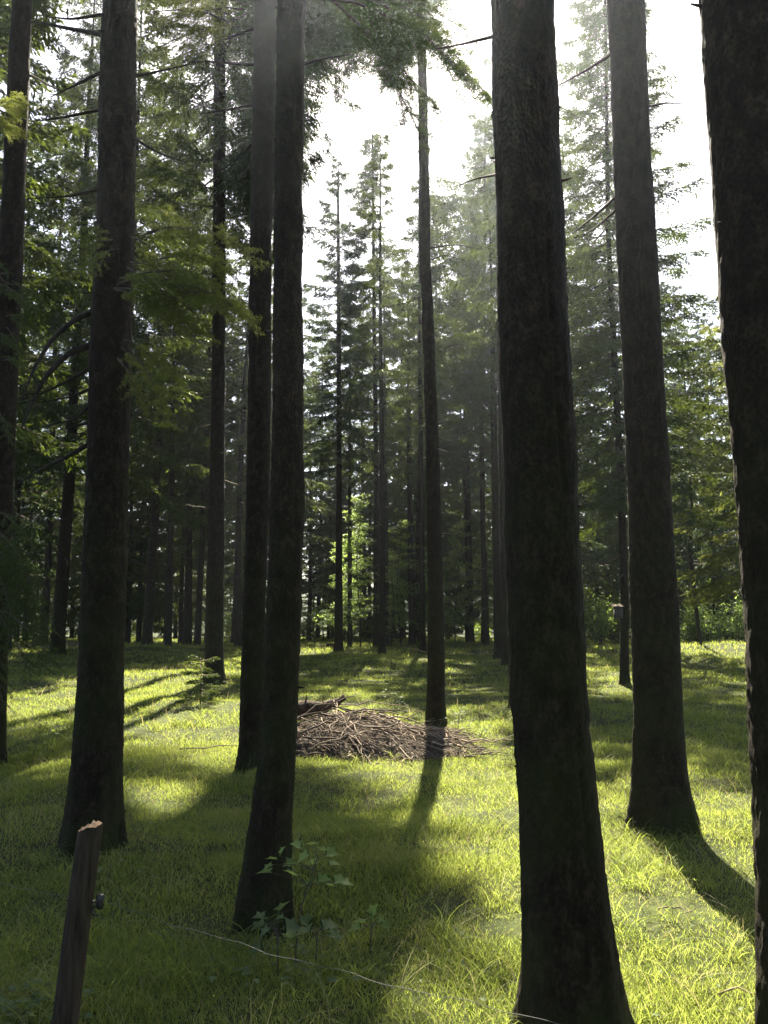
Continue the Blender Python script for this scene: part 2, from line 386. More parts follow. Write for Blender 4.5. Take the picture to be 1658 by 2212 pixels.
def crown(axis, z0, z1, Rm, nb, rng, size=1.0, hang=0.5, dens=1.0, cull=True, shape=0.75, world=None, azr=None, fill=0.0):
    """foliage (slips along twigs along boughs) and bough wood; coordinates relative to the tree base"""
    F = MB(); W = MB(); GA = 2.39996
    a0 = rng.uniform(0, 6)
    for i in range(nb):
        u = (i+rng.uniform(0, 1))/nb
        z = z0+(z1-z0)*u**0.92; rel = (z1-z)/(z1-z0+1e-6)
        env = rel**shape*(0.8+0.2*min(1, (1-rel)*6+fill))
        L = Rm*env*rng.uniform(.55, 1.12)+0.18
        az = a0+i*GA+rng.uniform(-.5, .5)
        if azr is not None: az = rng.uniform(*azr)
        base = np.array([axis(z), 0, z])
        a = 0.35*(1-rel)-0.15-0.42*rel*rng.uniform(.5, 1.3); b = rng.uniform(.05, .30)
        d = np.array([math.cos(az), math.sin(az), 0]); s = np.array([-d[1], d[0], 0])
        if cull and world is not None:
            ctr = world+base+d*L*.55+np.array([0, 0, (a*.55+b*.3)*L])
            if sun_hits_bough(np.stack([world+base+d*L*q for q in (.15, .4, .7, 1.)])).any(): continue
            if cull == 'hard' and sun_hits_clearing(np.stack([world+base+d*L*q+np.array([0, 0, zz]) for q in (.3, .65, 1.) for zz in (-.5, .6)])).any(): continue
            if sun_hits_clearing(ctr[None])[0] and (out_of_view(ctr[None])[0] or rng.random() < .38): continue
        t = np.linspace(0, 1, 6); wv = rng.normal(0, .04, 6)*L
        BP = base+d*(L*t)[:, None]+s*wv[:, None]+np.array([0, 0, 1.])*(L*(a*t+b*t*t))[:, None]
        W.tube(BP, np.linspace(.012+.007*L, .004, 6), 3, False)
        nt_ = int(max(6, 24*L*dens/size))
        tt = rng.uniform(.1, 1, nt_)**0.85
        sd = np.where(rng.random(nt_) < .5, -1., 1.)
        tl = (.16+.42*(1-tt))*min(L, 2.2)*.62*rng.uniform(.5, 1.15, nt_)+.08
        P0 = np.stack([np.interp(tt, t, BP[:, k]) for k in range(3)], -1)
        hg = hang*rng.uniform(.2, 1.5, nt_)
        TD = unit(d*rng.uniform(.35, 1., nt_)[:, None]+s*(sd*rng.uniform(.4, 1.0, nt_))[:, None]+np.array([0, 0, -1.])*hg[:, None])
        ns = 8
        k = (np.arange(ns)+.5)/ns
        SP = P0[:, None]+TD[:, None]*(tl[:, None]*k[None])[..., None]+np.array([0, 0, -1.])*((tl[:, None]*k[None]**2)*hang*.35)[..., None]
        SP = SP+rng.normal(0, .018*size, SP.shape)
        side = np.cross(TD, [0, 0, 1.]); side = unit(side)
        alt = np.where(np.arange(ns) % 2 == 0, 1., -1.)
        SDn = unit(TD[:, None]*.7+side[:, None]*alt[None, :, None]*.6+rng.normal(0, .28, SP.shape)+np.array([0, 0, -1.])*hang*.45)
        SP = SP.reshape(-1, 3); SDn = SDn.reshape(-1, 3)
        ln = size*rng.uniform(.08, .19, len(SP)); wd = size*rng.uniform(.026, .05, len(SP))
        R1 = unit(np.cross(SDn, rng.normal(0, 1, SDn.shape))); R2 = np.cross(SDn, R1)
        F.diamonds(SP, SDn, R1, ln, wd); F.diamonds(SP, SDn, R2, ln*.8, wd)
    return F, W

def fine_spray(F, W, p, d, L, rng, droop=0.3, nd=300):
    """one living bough with real needles, for foliage within a few metres of the eye"""
    d = unit(np.asarray(d, float)); n = 8; t = np.linspace(0, 1, n)
    BP = np.asarray(p)+d*(L*t)[:, None]+np.array([0, 0, -1.])*(droop*L*t*t)[:, None]+np.cumsum(rng.normal(0, .012*L, (n, 3)), 0)
    W.tube(BP, np.linspace(.004+.007*L, .0025, n), 5, False)
    segs = []
    def seg(a, b): segs.append((a, b))
    for i in range(2, n-1): seg(BP[i], BP[i+1])
    side = unit(np.cross(d, [0, 0, 1.]))
    nt_ = int(16*L)+5
    for q in range(nt_):
        tt = .18+.8*(q+rng.random())/nt_; b = np.array([np.interp(tt, t, BP[:, k]) for k in range(3)])
        sgn = 1 if q % 2 else -1
        v = unit(d*.6+side*sgn*rng.uniform(.5, 1)+np.array([0, 0, -rng.uniform(.1, .8)])+rng.normal(0, .15, 3))
        l = (.12+.38*(1-tt))*L*rng.uniform(.6, 1.1)+.05
        e = b+v*l+np.array([0, 0, -.15*l]); W.tube(np.stack([b, (b+e)/2+[0, 0, .02*l], e]), [.003, .002, .0012], 3, False)
        seg(b+v*l*.15, e)
        m = int(l/.035)+1; s2 = unit(np.cross(v, [0, 0, 1.]))
        for k in range(m):
            u = .15+.8*(k+rng.random()*.6)/m; bb = b+(e-b)*u; l2 = rng.uniform(.04, .11)*(1.2-.5*u)
            vv = unit(v*.75+s2*(1 if k % 2 else -1)*.7+np.array([0, 0, -rng.uniform(0, .5)])+rng.normal(0, .2, 3))
            seg(bb, bb+vv*l2)
    A = np.array([s[0] for s in segs]); B = np.array([s[1] for s in segs]); ls = np.linalg.norm(B-A, axis=1)
    cnt = np.maximum(3, (ls*nd).astype(int)); idx = np.repeat(np.arange(len(segs)), cnt)
    u = rng.random(len(idx)); P = A[idx]+(B-A)[idx]*u[:, None]; D = unit((B-A)[idx])
    R = unit(np.cross(D, rng.normal(0, 1, D.shape))); ND = unit(D*.55+R)
    S = unit(np.cross(ND, rng.normal(0, 1, ND.shape)))
    F.diamonds(P, ND, S, rng.uniform(.014, .024, len(P)), np.full(len(P), .0046))

TREES = {}
def tree(key, rows, base_y, H, label, near=0, crown_z=None, Rm=2.0, nb=70, cat='tree', mat=None, size=1.0, hang=.5, dens=1.0,
         dead=8, dead_L=1.0, needles=None, group=None, shape=.75, top=None, deadz=None, Y=None, fill=0., cull=True, live=0):
    seed = abs(hash_(key)) % 10000; rng = np.random.default_rng(seed)
    bx = np.interp(base_y, [r[0] for r in rows], [(r[1]+r[2])/2 for r in rows])
    # extrapolate along the lowest two rows
    (y1, a1, b1), (y2, a2, b2) = rows[-2], rows[-1]
    if base_y > y2: bx = (a2+b2)/2+((a2+b2)-(a1+b1))/2*(base_y-y2)/(y2-y1)
    if Y is None:
        X0, Y0 = ground(bx, base_y)
    else: Y0 = Y; X0 = at(bx, base_y, Y)[0]
    zb = float(hgt(X0, Y0))
    fx, fr = trunk_axis(rows, Y0, zb, H)
    X0 = float(fx(zb+.05)); zb = float(hgt(X0, Y0))
    root = empty('spruce_tree', (X0, Y0, zb), label, cat, group)
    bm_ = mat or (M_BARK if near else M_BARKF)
    zview = EYE+Y0*0.87+.5
    trunk_mesh(fx, fr, X0, Y0, zb, H, near, seed, zview, {'G': [(5.12, .07, .022), (4.75, .05, .006)], 'E': [(5.3, .06, .006)], 'B': [(5.4, .06, .008)]}.get(key, ())).build('trunk', bm_, root, True)
    ax = lambda z: float(fx(z+zb))-X0
    world = np.array([X0, Y0, zb])
    if crown_z is not None:
        Fm, Wm = crown(ax, crown_z, H-zb+.1, Rm, nb, rng, size, hang, dens, cull, shape, world, fill=fill)
        if Fm.n: Fm.build('crown', needles or M_NEEDLE, root)
        if Wm.n: Wm.build('boughs', M_TWIG, root)
    dz0, dz1 = deadz or (1.6, (crown_z if crown_z else min(H*.6, zview)))
    for i in range(dead):
        z = rng.uniform(dz0, dz1); az = rng.uniform(0, 6.28); L = dead_L*rng.uniform(.4, 1.2)
        m = MB(); r = float(fr(z+zb))
        P = dead_branch_pts((ax(z)+math.cos(az)*r*.7, math.sin(az)*r*.7, z), az, L, rng.uniform(-.6, .05), rng, .06, rng.uniform(-.1, .25))
        m.tube(P, np.linspace(.012+.004*L, .003, len(P)), 4, False); side_twigs(m, P, .012, rng, int(3+3*L), .35*L)
        m.build('dead_branch', M_TWIG, root)
    TREES[key] = dict(root=root, X=X0, Y=Y0, zb=zb, ax=ax, fr=fr, world=world)
    return root
def hash_(s):
    h = 7
    for c in s: h = (h*31+ord(c)) % 1000003
    return h
def traced_branch(key, pts, r0, rng, dy=0.0, name='dead_branch', twigs=5):
    """a dead branch through picture points at the tree's own distance, curving dy metres toward the viewer"""
    T = TREES[key]; n = len(pts); P = []
    for i, (px, py) in enumerate(pts):
        q = at(px, py, T['Y']-dy*(i/(n-1))); P.append(q-T['world'])
    P = np.array(P); t = np.linspace(0, 1, n); tt = np.linspace(0, 1, 3*n)
    P = np.stack([np.interp(tt, t, P[:, k]) for k in range(3)], -1); P[1:-1] = (P[:-2]+P[1:-1]*2+P[2:])/4
    m = MB(); m.tube(P, np.linspace(r0, r0*.25, len(P)), 6, False); side_twigs(m, P, r0*.6, rng, twigs, .25)
    return m.build(name, M_TWIGD, T['root'], True)
def traced_spray(key, starts, mat, rng, dy=1.0, L=.8, nd=300, droop=.35, name='bough'):
    """living boughs of that tree: (picture x, y of where it begins, picture angle, length)"""
    T = TREES[key]
    for (px, py, ang, l, yy) in starts:
        q = at(px, py, T['Y']-yy)-T['world']; F = MB(); W = MB()
        d = np.array([math.cos(ang), -.35, math.sin(ang)])
        fine_spray(F, W, q, d, l, rng, droop, nd)
        o = F.build(name, mat, T['root']); W.build('twig', M_TWIG, o)

G = 'spruce trees of the forest'
# --- the big foreground trunks, traced ---
tree('A', [(0,25,69),(500,-2,52),(980,-24,32),(1400,-38,16),(1640,-44,12)], 1655, 24, 'tall mossy spruce trunk cut by the left edge of the picture', 1, 11, 2.3, 60, dead=6, group=G)
tree('B', [(0,220,296),(500,207,289),(780,192,284),(1030,184,277),(1311,175,270),(1611,158,266),(1742,143,265)], 1830, 25,
     'thick dark spruce trunk behind the wooden fence post, drooping dead branches on its left', 2, 11, 2.6, 70, dead=0, group=G)
tree('D', [(0,550,596),(550,540,586),(1030,532,583),(1311,525,573),(1611,516,572)], 1662, 25, 'slim spruce trunk rising close behind the left side of the trunk with the sapling', 2, 11, 2.2, 60, dead=3, dead_L=.8, deadz=(4,9), group=G)
tree('E', [(0,600,658),(550,592,652),(1030,586,656),(1311,575,650),(1611,562,640),(1792,537,629),(1942,514,625)], 2005, 23,
     'dark spruce trunk with a leafy sapling at its foot, brush pile behind its right side', 2, 10, 2.0, 50, dead=0, group=G)
tree('F', [(0,900,917),(250,903,924),(550,906,930),(780,915,940),(1030,921,950),(1311,925,959),(1511,921,961)], 1581, 24,
     'slender spruce trunk standing at the right end of the brush pile', 2, 15.5, 1.6, 30, dead=0, dead_L=1.3, group=G, cull='hard')
tree('G', [(0,1062,1194),(250,1066,1204),(500,1072,1216),(780,1082,1229),(1030,1088,1244),(1311,1095,1260),(1561,1109,1276),(1742,1121,1294),(1942,1127,1316),(2092,1128,1338),(2200,1120,1357)], 2262, 26,
     'thickest, nearest spruce trunk right of centre, with the fence wire crossing its foot', 2, 12, 2.6, 0, dead=0, group=G)
tree('I', [(0,1312,1391),(250,1320,1401),(500,1329,1416),(780,1344,1431),(1030,1354,1446),(1311,1361,1464),(1561,1368,1476),(1667,1364,1484),(1742,1363,1497)], 1792, 26,
     'thick spruce trunk casting a long shadow to the lower right over bright grass', 2, 12, 2.6, 0, dead=0, group=G)
tree('J', [(0,1511,1686),(250,1525,1712),(500,1541,1738),(780,1561,1770),(1030,1584,1808),(1311,1601,1845),(1561,1614,1868),(1742,1625,1890),(2200,1634,1930)], 2560, 25,
     'rough-barked trunk filling the right edge of the picture', 2, 12, 2.4, 0, dead=0, group=G, Y=2.75)
tree('H', [(800,1100,1125),(1311,1094,1124),(1500,1100,1136)], 1531, 8.2, 'spruce trunk shortened for its shadow, a strip showing left of the thickest trunk', 1, None, 2.0, 0, dead=0, group=G)  # height cut so that its shadow stops short of the bright grass
# --- middle distance, traced ---
tree('C', [(0,462,484),(140,462,487),(500,459,487),(780,457,486),(1061,452,485),(1386,443,482),(1440,441,484)], 1476, 24,
     'straight spruce trunk with a small spruce seedling by its foot, left of the paired trunks', 1, 11.5, 3.0, 110, size=.7, hang=.8, dead=12, dead_L=1.3, group=G, deadz=(4, 13))
tree('K1', [(250,185,195),(530,172,188),(780,153,172),(1030,137,162),(1361,111,142)], 1412, 27, 'leaning spruce trunk just left of the thick trunk behind the fence post', 1, 9, 3.2, 110, dead=10, hang=.8, size=.85, group=G, deadz=(3, 10))
tree('K2', [(1061,158,166),(1376,150,160)], 1378, 22, 'thin spruce trunk squeezed between the leaning trunk and the thick left trunk', 0, 9, 2.4, 60, dead=4, group=G)
tree('K4', [(780,97,104),(1080,92,102),(1340,105,114)], 1356, 20, 'pale thin trunk with bare twigs left of the leaning spruce', 0, 10, 2.6, 110, hang=.8, dead=10, group=G, needles=M_NEEDLE2)
tree('K5', [(780,370,379),(1061,364,375),(1386,355,371)], 1398, 25, 'leftmost of three slender trunks in the gap right of the thick left trunk', 0, 8.5, 2.9, 140, hang=.8, dead=8, group=G)
tree('K6', [(1061,406,413),(1386,393,404)], 1393, 22, 'thin middle one of three slender trunks in the gap right of the thick left trunk', 0, 8, 2.6, 120, hang=.7, dead=10, group=G)
tree('K7', [(1061,435,446),(1386,418,434)], 1395, 23, 'rightmost of three slender trunks, nearly touching the straight trunk with the seedling', 0, 9, 2.7, 120, hang=.7, dead=10, group=G)
tree('K8', [(1061,440,446),(1340,438,445)], 1352, 20, 'thin pale far trunk just left of the straight trunk with the seedling', 0, 7, 2.0, 60, dead=2, group=G)
for key, x, by, wd, lb in [('K9',333,1362,10,'far grey trunk left of the three slender trunks'),('K10',279,1361,8,'far dark trunk touching the right edge of the thick left trunk'),
                       ('K11',300,1362,10,'far dark trunk in deep shade right of the thick left trunk'),('K12',323,1358,7,'thin far dark trunk beside a grey one in deep shade'),
                       ('K13',354,1356,6,'thinnest far trunk just behind the leftmost of three slender trunks'),
                       ('L1',655,1350,8,'far trunk beside the right edge of the trunk with the sapling'),('L2',673,1352,5,'very thin far trunk right of the trunk with the sapling'),
                       ('L3',685,1352,8,'far trunk in front of bright leaves left of the stump'),('L4',711,1350,8,'far trunk directly above the small stump'),
                       ('M3',922,1362,8,'far trunk peeping out left of the slender trunk by the brush pile'),
                       ('M5',994,1366,9,'far shaded trunk right of the slender trunk by the brush pile'),('M7',1025,1356,7,'thin far trunk between two straight trunks left of the thickest one')]:
    dx = (x-CX)*.03
    tree(key, [(1000,x-dx-wd*.38,x-dx+wd*.38),(1311,x-wd/2,x+wd/2)], by, 19+(hash_(key) % 5), lb, 0, 4.5+(hash_(key) % 4), 2.3, 70, dead=4, group=G)
tree('L5', [(440,727,733),(780,727,736),(1061,726,738),(1386,722,740)], 1409, 21.5, 'straight spruce trunk right beside the small stump, thin pointed crown above', 1, 7.5, 2.2, 150, dens=1.2, dead=14, group=G, needles=M_NEEDLE2, deadz=(3, 9))
tree('L6', [(1061,751,759),(1386,750,761)], 1398, 18, 'thin trunk in front of the bright beech leaves right of the stump', 0, 8, 1.6, 50, dead=6, group=G)
tree('L7', [(300,802,806),(700,804,812),(1061,808,818),(1386,805,817)], 1401, 25.5, 'left one of three close trunks at the centre, tallest pointed crown above', 1, 8.0, 2.9, 190, dens=1.25, dead=10, group=G, needles=M_NEEDLE, deadz=(3, 9))
tree('L8', [(700,818,825),(1061,819,831),(1386,817,832)], 1414, 21, 'middle one of three close trunks at the centre of the clearing', 1, 10, 1.9, 60, dead=10, group=G, deadz=(3, 9))
tree('L9', [(1061,827,836),(1386,830,841)], 1399, 19, 'right one of three close trunks at the centre of the clearing', 0, 9, 1.8, 50, dead=6, group=G)
tree('M1', [(1061,879,891),(1386,882,898)], 1395, 20, 'dark trunk left of the pair beside the slender trunk by the brush pile', 1, 8, 2.1, 70, dead=8, group=G, deadz=(3,8))
tree('M2', [(800,903,911),(1061,904,914),(1386,905,920)], 1411, 20, 'trunk just left of the slender trunk by the brush pile', 1, 9, 2.0, 60, dead=8, group=G, deadz=(3,8))
tree('M4', [(850,1000,1008),(1061,1002,1016),(1311,1006,1022),(1370,1005,1024)], 1389, 18.5, 'straight trunk halfway between the slender trunk and the thickest trunk', 1, 10.5, 2.2, 60, dead=6, group=G, needles=M_NEEDLE)
tree('M6', [(140,1046,1049),(500,1044,1050),(850,1034,1044),(1061,1036,1046),(1386,1042,1057)], 1394, 27.5, 'trunk left of the close pair, dense blue-green pointed crown above', 1, 8.0, 3.3, 240, dead=4, group=G, needles=M_NEEDLE2, hang=.7, shape=.7, dens=1.4)
tree('M8', [(1061,1061,1077),(1386,1066,1084)], 1427, 17, 'left one of a close pair of trunks beside the thickest trunk', 1, 8, 2.2, 60, dead=6, group=G)
tree('M9', [(1061,1078,1091),(1400,1083,1097)], 1438, 19, 'right one of a close pair of trunks, touching the thickest trunk', 1, 9, 2.0, 50, dead=6, group=G)
tree('R1', [(0,1304,1310),(500,1308,1318),(830,1322,1337),(1061,1334,1350),(1311,1340,1357),(1440,1338,1359)], 1478, 19.0, 'spruce carrying the nest box, layered boughs showing either side of a thick trunk', 1, 4.2, 2.7, 210, dead=8, group=G, deadz=(2, 5), hang=.4, shape=.55, size=.75)
tree('R2', [(1100,1491,1497),(1186,1486,1493),(1380,1505,1515)], 1393, 13, 'bent dark trunk among bushes left of the rough-barked edge trunk', 0, 5, 1.7, 60, dead=5, group=G)
tree('R3', [(1061,1532,1537),(1340,1540,1546)], 1356, 12, 'thin dark trunk among bushes close to the rough-barked edge trunk', 0, 5, 1.5, 50, dead=5, group=G)
tree('R4', [(800,1615,1622),(1311,1632,1642)], 1440, 12.5, 'spruce coloured a sunlit yellow-green, half hidden behind the rough-barked edge trunk', 0, 2.6, 2.6, 120, dead=0, group=G, needles=M_NEEDLESUN, shape=.6, fill=1)


tree('S1', [(200,614,630),(1311,596,615)], 1452, 30, 'tall wide-crowned spruce added for its shade, hidden behind the paired trunks', 0, 18.5, 3.2, 45, dead=2, group=G, size=.8, hang=.8, cull='hard')  # added behind the trunks so its crown shades the left foreground
tree('S2', [(200,566,582),(1311,548,566)], 1425, 31, 'second tall spruce added for shade, hidden behind the left one of the paired trunks', 0, 19, 3.6, 60, dead=2, group=G, size=.8, hang=.8, cull='hard')  # also added for shade, out of sight behind D
tree('S3', [(200,246,262),(1311,214,232)], 1450, 30, 'tall spruce hidden behind the thick left trunk, its crown filling the upper left', 0, 10, 3.2, 75, dead=2, group=G, size=.8, hang=.8)
DARK = [(-150,1570),(630,1570),(700,1650),(880,1665),(885,1860),(700,1925),(600,2030),(590,2300),(-250,2300)]
def shade_boughs(keys, n, seed, poly=DARK, mg=.8, seen=None, zr=(11, 27), size=.8):
    """boughs added at the height from which their shadow falls inside poly on the ground"""
    rng = np.random.default_rng(seed); out = {k: (MB(), MB()) for k in keys}; done = tries = 0
    while done < n and tries < n*60:
        tries += 1
        xs_, ys_ = [q[0] for q in poly], [q[1] for q in poly]; px, py = rng.uniform(min(xs_), max(xs_)), rng.uniform(min(ys_), max(ys_))
        if not in_poly(np.array([px]), np.array([py]), poly)[0]: continue
        d = ray(px, py); t = (EYE-.1)/-d[2]; g = d*t
        z = rng.uniform(*zr); P = np.array([g[0]+z*SD.x/SD.z, g[1]+z*SD.y/SD.z, z+.1])
        ix, iy = proj(P)
        ok = iy < 110 if ix > 640 else (iy < 420 or 520 < ix < 650)
        if seen: ok = seen[0] < iy < seen[1]
        elif ix > 915: continue
        if not ok: continue
        if not seen and ix > 640 and (iy > 0 and rng.random() < .84): continue
        if sun_hits_bough(P[None])[0] or sun_hits_clearing(np.stack([P+np.array(q) for q in ((0, 0, 1.4*mg), (0, 0, -1.4*mg), (mg, 0, 0), (-mg, 0, 0), (0, 1.2*mg, 0))])).any(): continue
        best = None
        for k in keys:
            T = TREES[k]; zl = P[2]-T['zb']+.5
            if zl > 29: continue
            a = np.array([T['X']+T['ax'](zl), T['Y']]); r = math.hypot(P[0]-a[0], P[1]-a[1])
            if r < 4.6 and (best is None or r < best[0]): best = (r, k, a)
        if best is None: continue
        r, k, a = best; T = TREES[k]
        if sun_hits_bough(np.stack([np.array([a[0]+(P[0]-a[0])*q, a[1]+(P[1]-a[1])*q, P[2]]) for q in (.2, .45, .7, 1.)])).any(): continue
        az = math.atan2(P[1]-a[1], P[0]-a[0])
        F, W = out[k]; L = r+.5
        f, w_ = crown(lambda q, k=k: TREES[k]['ax'](q), P[2]-T['zb']+.12*L, P[2]-T['zb']+.13*L, L/1.0, 1, rng, size, .8, 1.3, False, 0., azr=(az-.02, az+.02), fill=1)
        for src, dst in ((f, F), (w_, W)):
            for v, q in zip(src.v, [x for x in src.q]): pass
            off = dst.n; dst.v += src.v; dst.q += [q+off for q in src.q]; dst.t += [q+off for q in src.t]; dst.n += src.n
        done += 1
    for k, (F, W) in out.items():
        if F.n: F.build('added_shade_boughs', M_NEEDLE, TREES[k]['root'])  # added boughs, placed only to cast shade on the ground below
    print('shade boughs', done, tries)
shade_boughs(['S1', 'S2', 'S3', 'C', 'K1', 'K7', 'K5', 'L5'], 330, 4)
shade_boughs(['S1', 'S2', 'L5', 'L7', 'L8', 'M2'], 130, 6, [(630,1640),(990,1652),(890,1690),(885,1850),(780,1905),(640,1960)], .35)
shade_boughs(['M1', 'M2', 'M4', 'M6', 'L7', 'L8', 'M8'], 70, 7, [(830,1412),(1100,1424),(1110,1530),(960,1535),(870,1530),(835,1480)], .5, (300, 860), (6, 20), 1.1)
shade_boughs(['R1', 'R2', 'M9'], 40, 8, [(1275,1455),(1640,1445),(1640,1560),(1480,1590),(1280,1545)], .5, (200, 860), (5, 16), .9)

# ------------------------------------------------------------ traced dead branches and living boughs
r1 = np.random.default_rng(5)
for pts, r0, dy in [([(198,674),(160,690),(110,735),(70,800),(48,860)], .026, .6), ([(196,746),(150,760),(100,810),(75,855),(45,925)], .03, .5), ([(192,797),(150,822),(95,848),(40,866)], .018, .4),
                ([(190,842),(150,858),(85,870)], .014, .3), ([(190,878),(165,905),(100,920),(65,928)], .012, .6), ([(187,914),(130,928)], .013, .3), ([(186,962),(140,990),(90,1012),(45,1040)], .02, .5),
                ([(208,410),(150,424),(55,430)], .014, -.4), ([(212,238),(130,255),(70,262)], .013, .3), ([(215,158),(160,185),(108,210)], .016, .3), ([(219,75),(130,58),(65,45)], .022, -.5),
                ([(220,32),(150,42),(100,35)], .014, .3), ([(280,830),(330,855),(365,872)], .012, .4), ([(290,300),(340,330),(400,350)], .014, .5), ([(291,165),(360,150),(430,135)],.012,-.4)]:
    traced_branch('B', pts, r0, r1, dy)
for key, pts, r0, dy in [('D', [(552,60),(500,80),(437,108)], .022, .4), ('D', [(549,140),(480,135),(420,130),(380,150)], .02, -.5), ('D', [(545,228),(490,238),(430,246)], .02, .4), ('D', [(545,310),(510,345),(470,375)], .015, .3),
                ('G', [(1064,79),(1000,95),(930,108)], .009, -.6), ('F', [(905,118),(870,122),(842,134)], .014, .3), ('G', [(1073,377),(1030,385),(985,402)], .007, -.6),
                ('I', [(1318,118),(1270,150),(1205,185)], .018, -.4), ('I', [(1325,430),(1280,470),(1235,505)], .016, .4), ('I', [(1328,455),(1290,490),(1240,522)], .013, -.3),
                ('I', [(1402,230),(1440,222),(1475,224)], .012, .3), ('E', [(656,140),(700,125),(760,118)], .012, -.5),
                ('F', [(926,250),(980,205),(1035,180)], .008, -.4), ('F', [(924,190),(960,235),(1000,280)], .007, .5), ('F', [(904,250),(860,235),(835,245)], .007, .3), ('F', [(904,330),(870,290),(835,285)], .007, -.3),
                ('F', [(926,170),(985,160),(1038,168)], .007, .3), ('F', [(926,330),(950,260),(990,215)], .006, .3), ('F', [(928,536),(980,528),(1048,540)], .012, .5), ('F', [(930,562),(960,550),(1010,566)], .011, .4),
                ('F', [(915,640),(875,655),(835,662)], .01, .5), ('F', [(905,380),(870,360),(838,330)], .006, .2), ('F', [(945,760),(975,745),(1010,742)], .01, .4), ('F', [(922,830),(880,850),(850,880)], .009, .4),
                ('F', [(905,420),(880,420),(846,412)], .007, .2), ('F', [(905,60),(925,85),(960,40)], .007, .2)]:
    traced_branch(key, pts, r0, r1, dy, twigs=4)
for key, n in (('G', 14), ('I', 12), ('J', 10), ('E', 10), ('D', 8), ('B', 10), ('F', 16), ('A', 8)):
    T = TREES[key]
    for i in range(n):
        z = r1.uniform(.8, 7); az = r1.uniform(-math.pi, 0) if r1.random() < .5 else r1.choice([0., math.pi])+r1.uniform(-.6, .3); r = float(T['fr'](z+T['zb'])); L = r1.uniform(.015, .06) if key != 'F' else r1.uniform(.05, .5)
        P = dead_branch_pts((T['ax'](z)+math.cos(az)*r*.9, math.sin(az)*r*.9, z), az, L, r1.uniform(-.4, .5), r1, .04, n=5); m = MB(); m.tube(P, np.linspace(.009, .0035, 5), 6); m.build('dead_stub', M_TWIGD, T['root'], True)
# boughs in the sunlit needle colour in front of B, reaching right
st = []
for i in range(11):
    st.append((r1.uniform(240, 330), r1.uniform(505, 660), r1.uniform(-.5, .35), r1.uniform(.45, .85), r1.uniform(.3, .9)))
for i in range(5):
    st.append((r1.uniform(330, 400), r1.uniform(560, 640), r1.uniform(-.7, .1), r1.uniform(.4, .6), r1.uniform(.3, .9)))
for i in range(4):
    st.append((r1.uniform(225, 270), r1.uniform(500, 540), math.pi-r1.uniform(-.4, .6), r1.uniform(.2, .35), r1.uniform(.3, .6)))
for i in range(5):
    st.append((r1.uniform(250, 310), r1.uniform(700, 790), -r1.uniform(.2, 1.0), r1.uniform(.2, .5), r1.uniform(.3, .7)))
traced_spray('B', st, M_NEEDLESUN, r1, droop=.5)
st = [(r1.uniform(-40, 5), r1.uniform(195, 270), r1.uniform(-.6, .35), r1.uniform(.3, .5), r1.uniform(.4, 1)) for _ in range(7)]
traced_spray('A', st, M_NEEDLESUN, r1)
st = [(r1.uniform(-60, 0), r1.uniform(1040, 1330), r1.uniform(-.8, -.0), r1.uniform(.55, .95), r1.uniform(.1, 1)) for _ in range(16)]
traced_spray('A', st, M_NEEDLE, r1, droop=.55)
st = [(r1.uniform(-30, 20), r1.uniform(520, 880), r1.uniform(-.9, .2), r1.uniform(.3, .6), r1.uniform(.1, .6)) for _ in range(9)]
traced_spray('A', st, M_NEEDLE, r1, droop=.4)
st = [(r1.uniform(470, 550), r1.uniform(-30, 70), math.pi+r1.uniform(-.3, .6), r1.uniform(.7, 1.1), r1.uniform(.1, 1.2)) for _ in range(11)]
traced_spray('D', st, M_NEEDLESUN, r1, droop=.4, nd=260)
st = [(r1.uniform(655, 760), r1.uniform(-50, 40), r1.uniform(-1.0, .1), r1.uniform(.6, .95), r1.uniform(-.6, .6)) for _ in range(11)]
traced_spray('E', st, M_NEEDLE, r1, droop=.5, nd=360)
st = [(r1.uniform(845, 905), r1.uniform(-60, 60), math.pi+.5+r1.uniform(-.5, .5), r1.uniform(.4, .8), r1.uniform(-.4, .5)) for _ in range(7)]
traced_spray('F', st, M_NEEDLE, r1, droop=.6, nd=200)

# ------------------------------------------------------------ background trees: shared meshes, real objects
brng = np.random.default_rng(77)
def proto(kind, i):
    rng = np.random.default_rng(900+i+50*kind)
    H = [21, 18, 12, 16][kind]; z0 = [5.5, 3.5, .5, 1.5][kind]; R = [2.5, 2.4, 2.2, 2.6][kind]
    F, W = crown(lambda z: 0., z0, H, R, [110, 110, 110, 120][kind], rng, 1.35, [.55, .6, .4, .75][kind], .85, False, [.6, .6, .75, .6][kind], fill=1)
    T = MB(); z = np.linspace(-.3, H, 26); P = np.stack([.12*np.sin(z*.25+i), .1*np.cos(z*.2+i), z], -1)
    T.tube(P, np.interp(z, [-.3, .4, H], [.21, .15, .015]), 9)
    D = MB()
    for _ in range(16):
        zz = rng.uniform(1.5, z0+2); az = rng.uniform(0, 6.28)
        Q = dead_branch_pts((math.cos(az)*.1, math.sin(az)*.1, zz), az, rng.uniform(.5, 1.4), rng.uniform(-.5, .1), rng); D.tube(Q, np.linspace(.016, .004, len(Q)), 3, False)
        side_twigs(D, Q, .012, rng, 4, .35)
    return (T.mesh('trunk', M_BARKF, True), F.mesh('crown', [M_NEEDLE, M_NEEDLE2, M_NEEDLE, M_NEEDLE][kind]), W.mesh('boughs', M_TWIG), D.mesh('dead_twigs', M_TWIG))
PR = {(k, i): proto(k, i) for k in range(4) for i in range(2)}
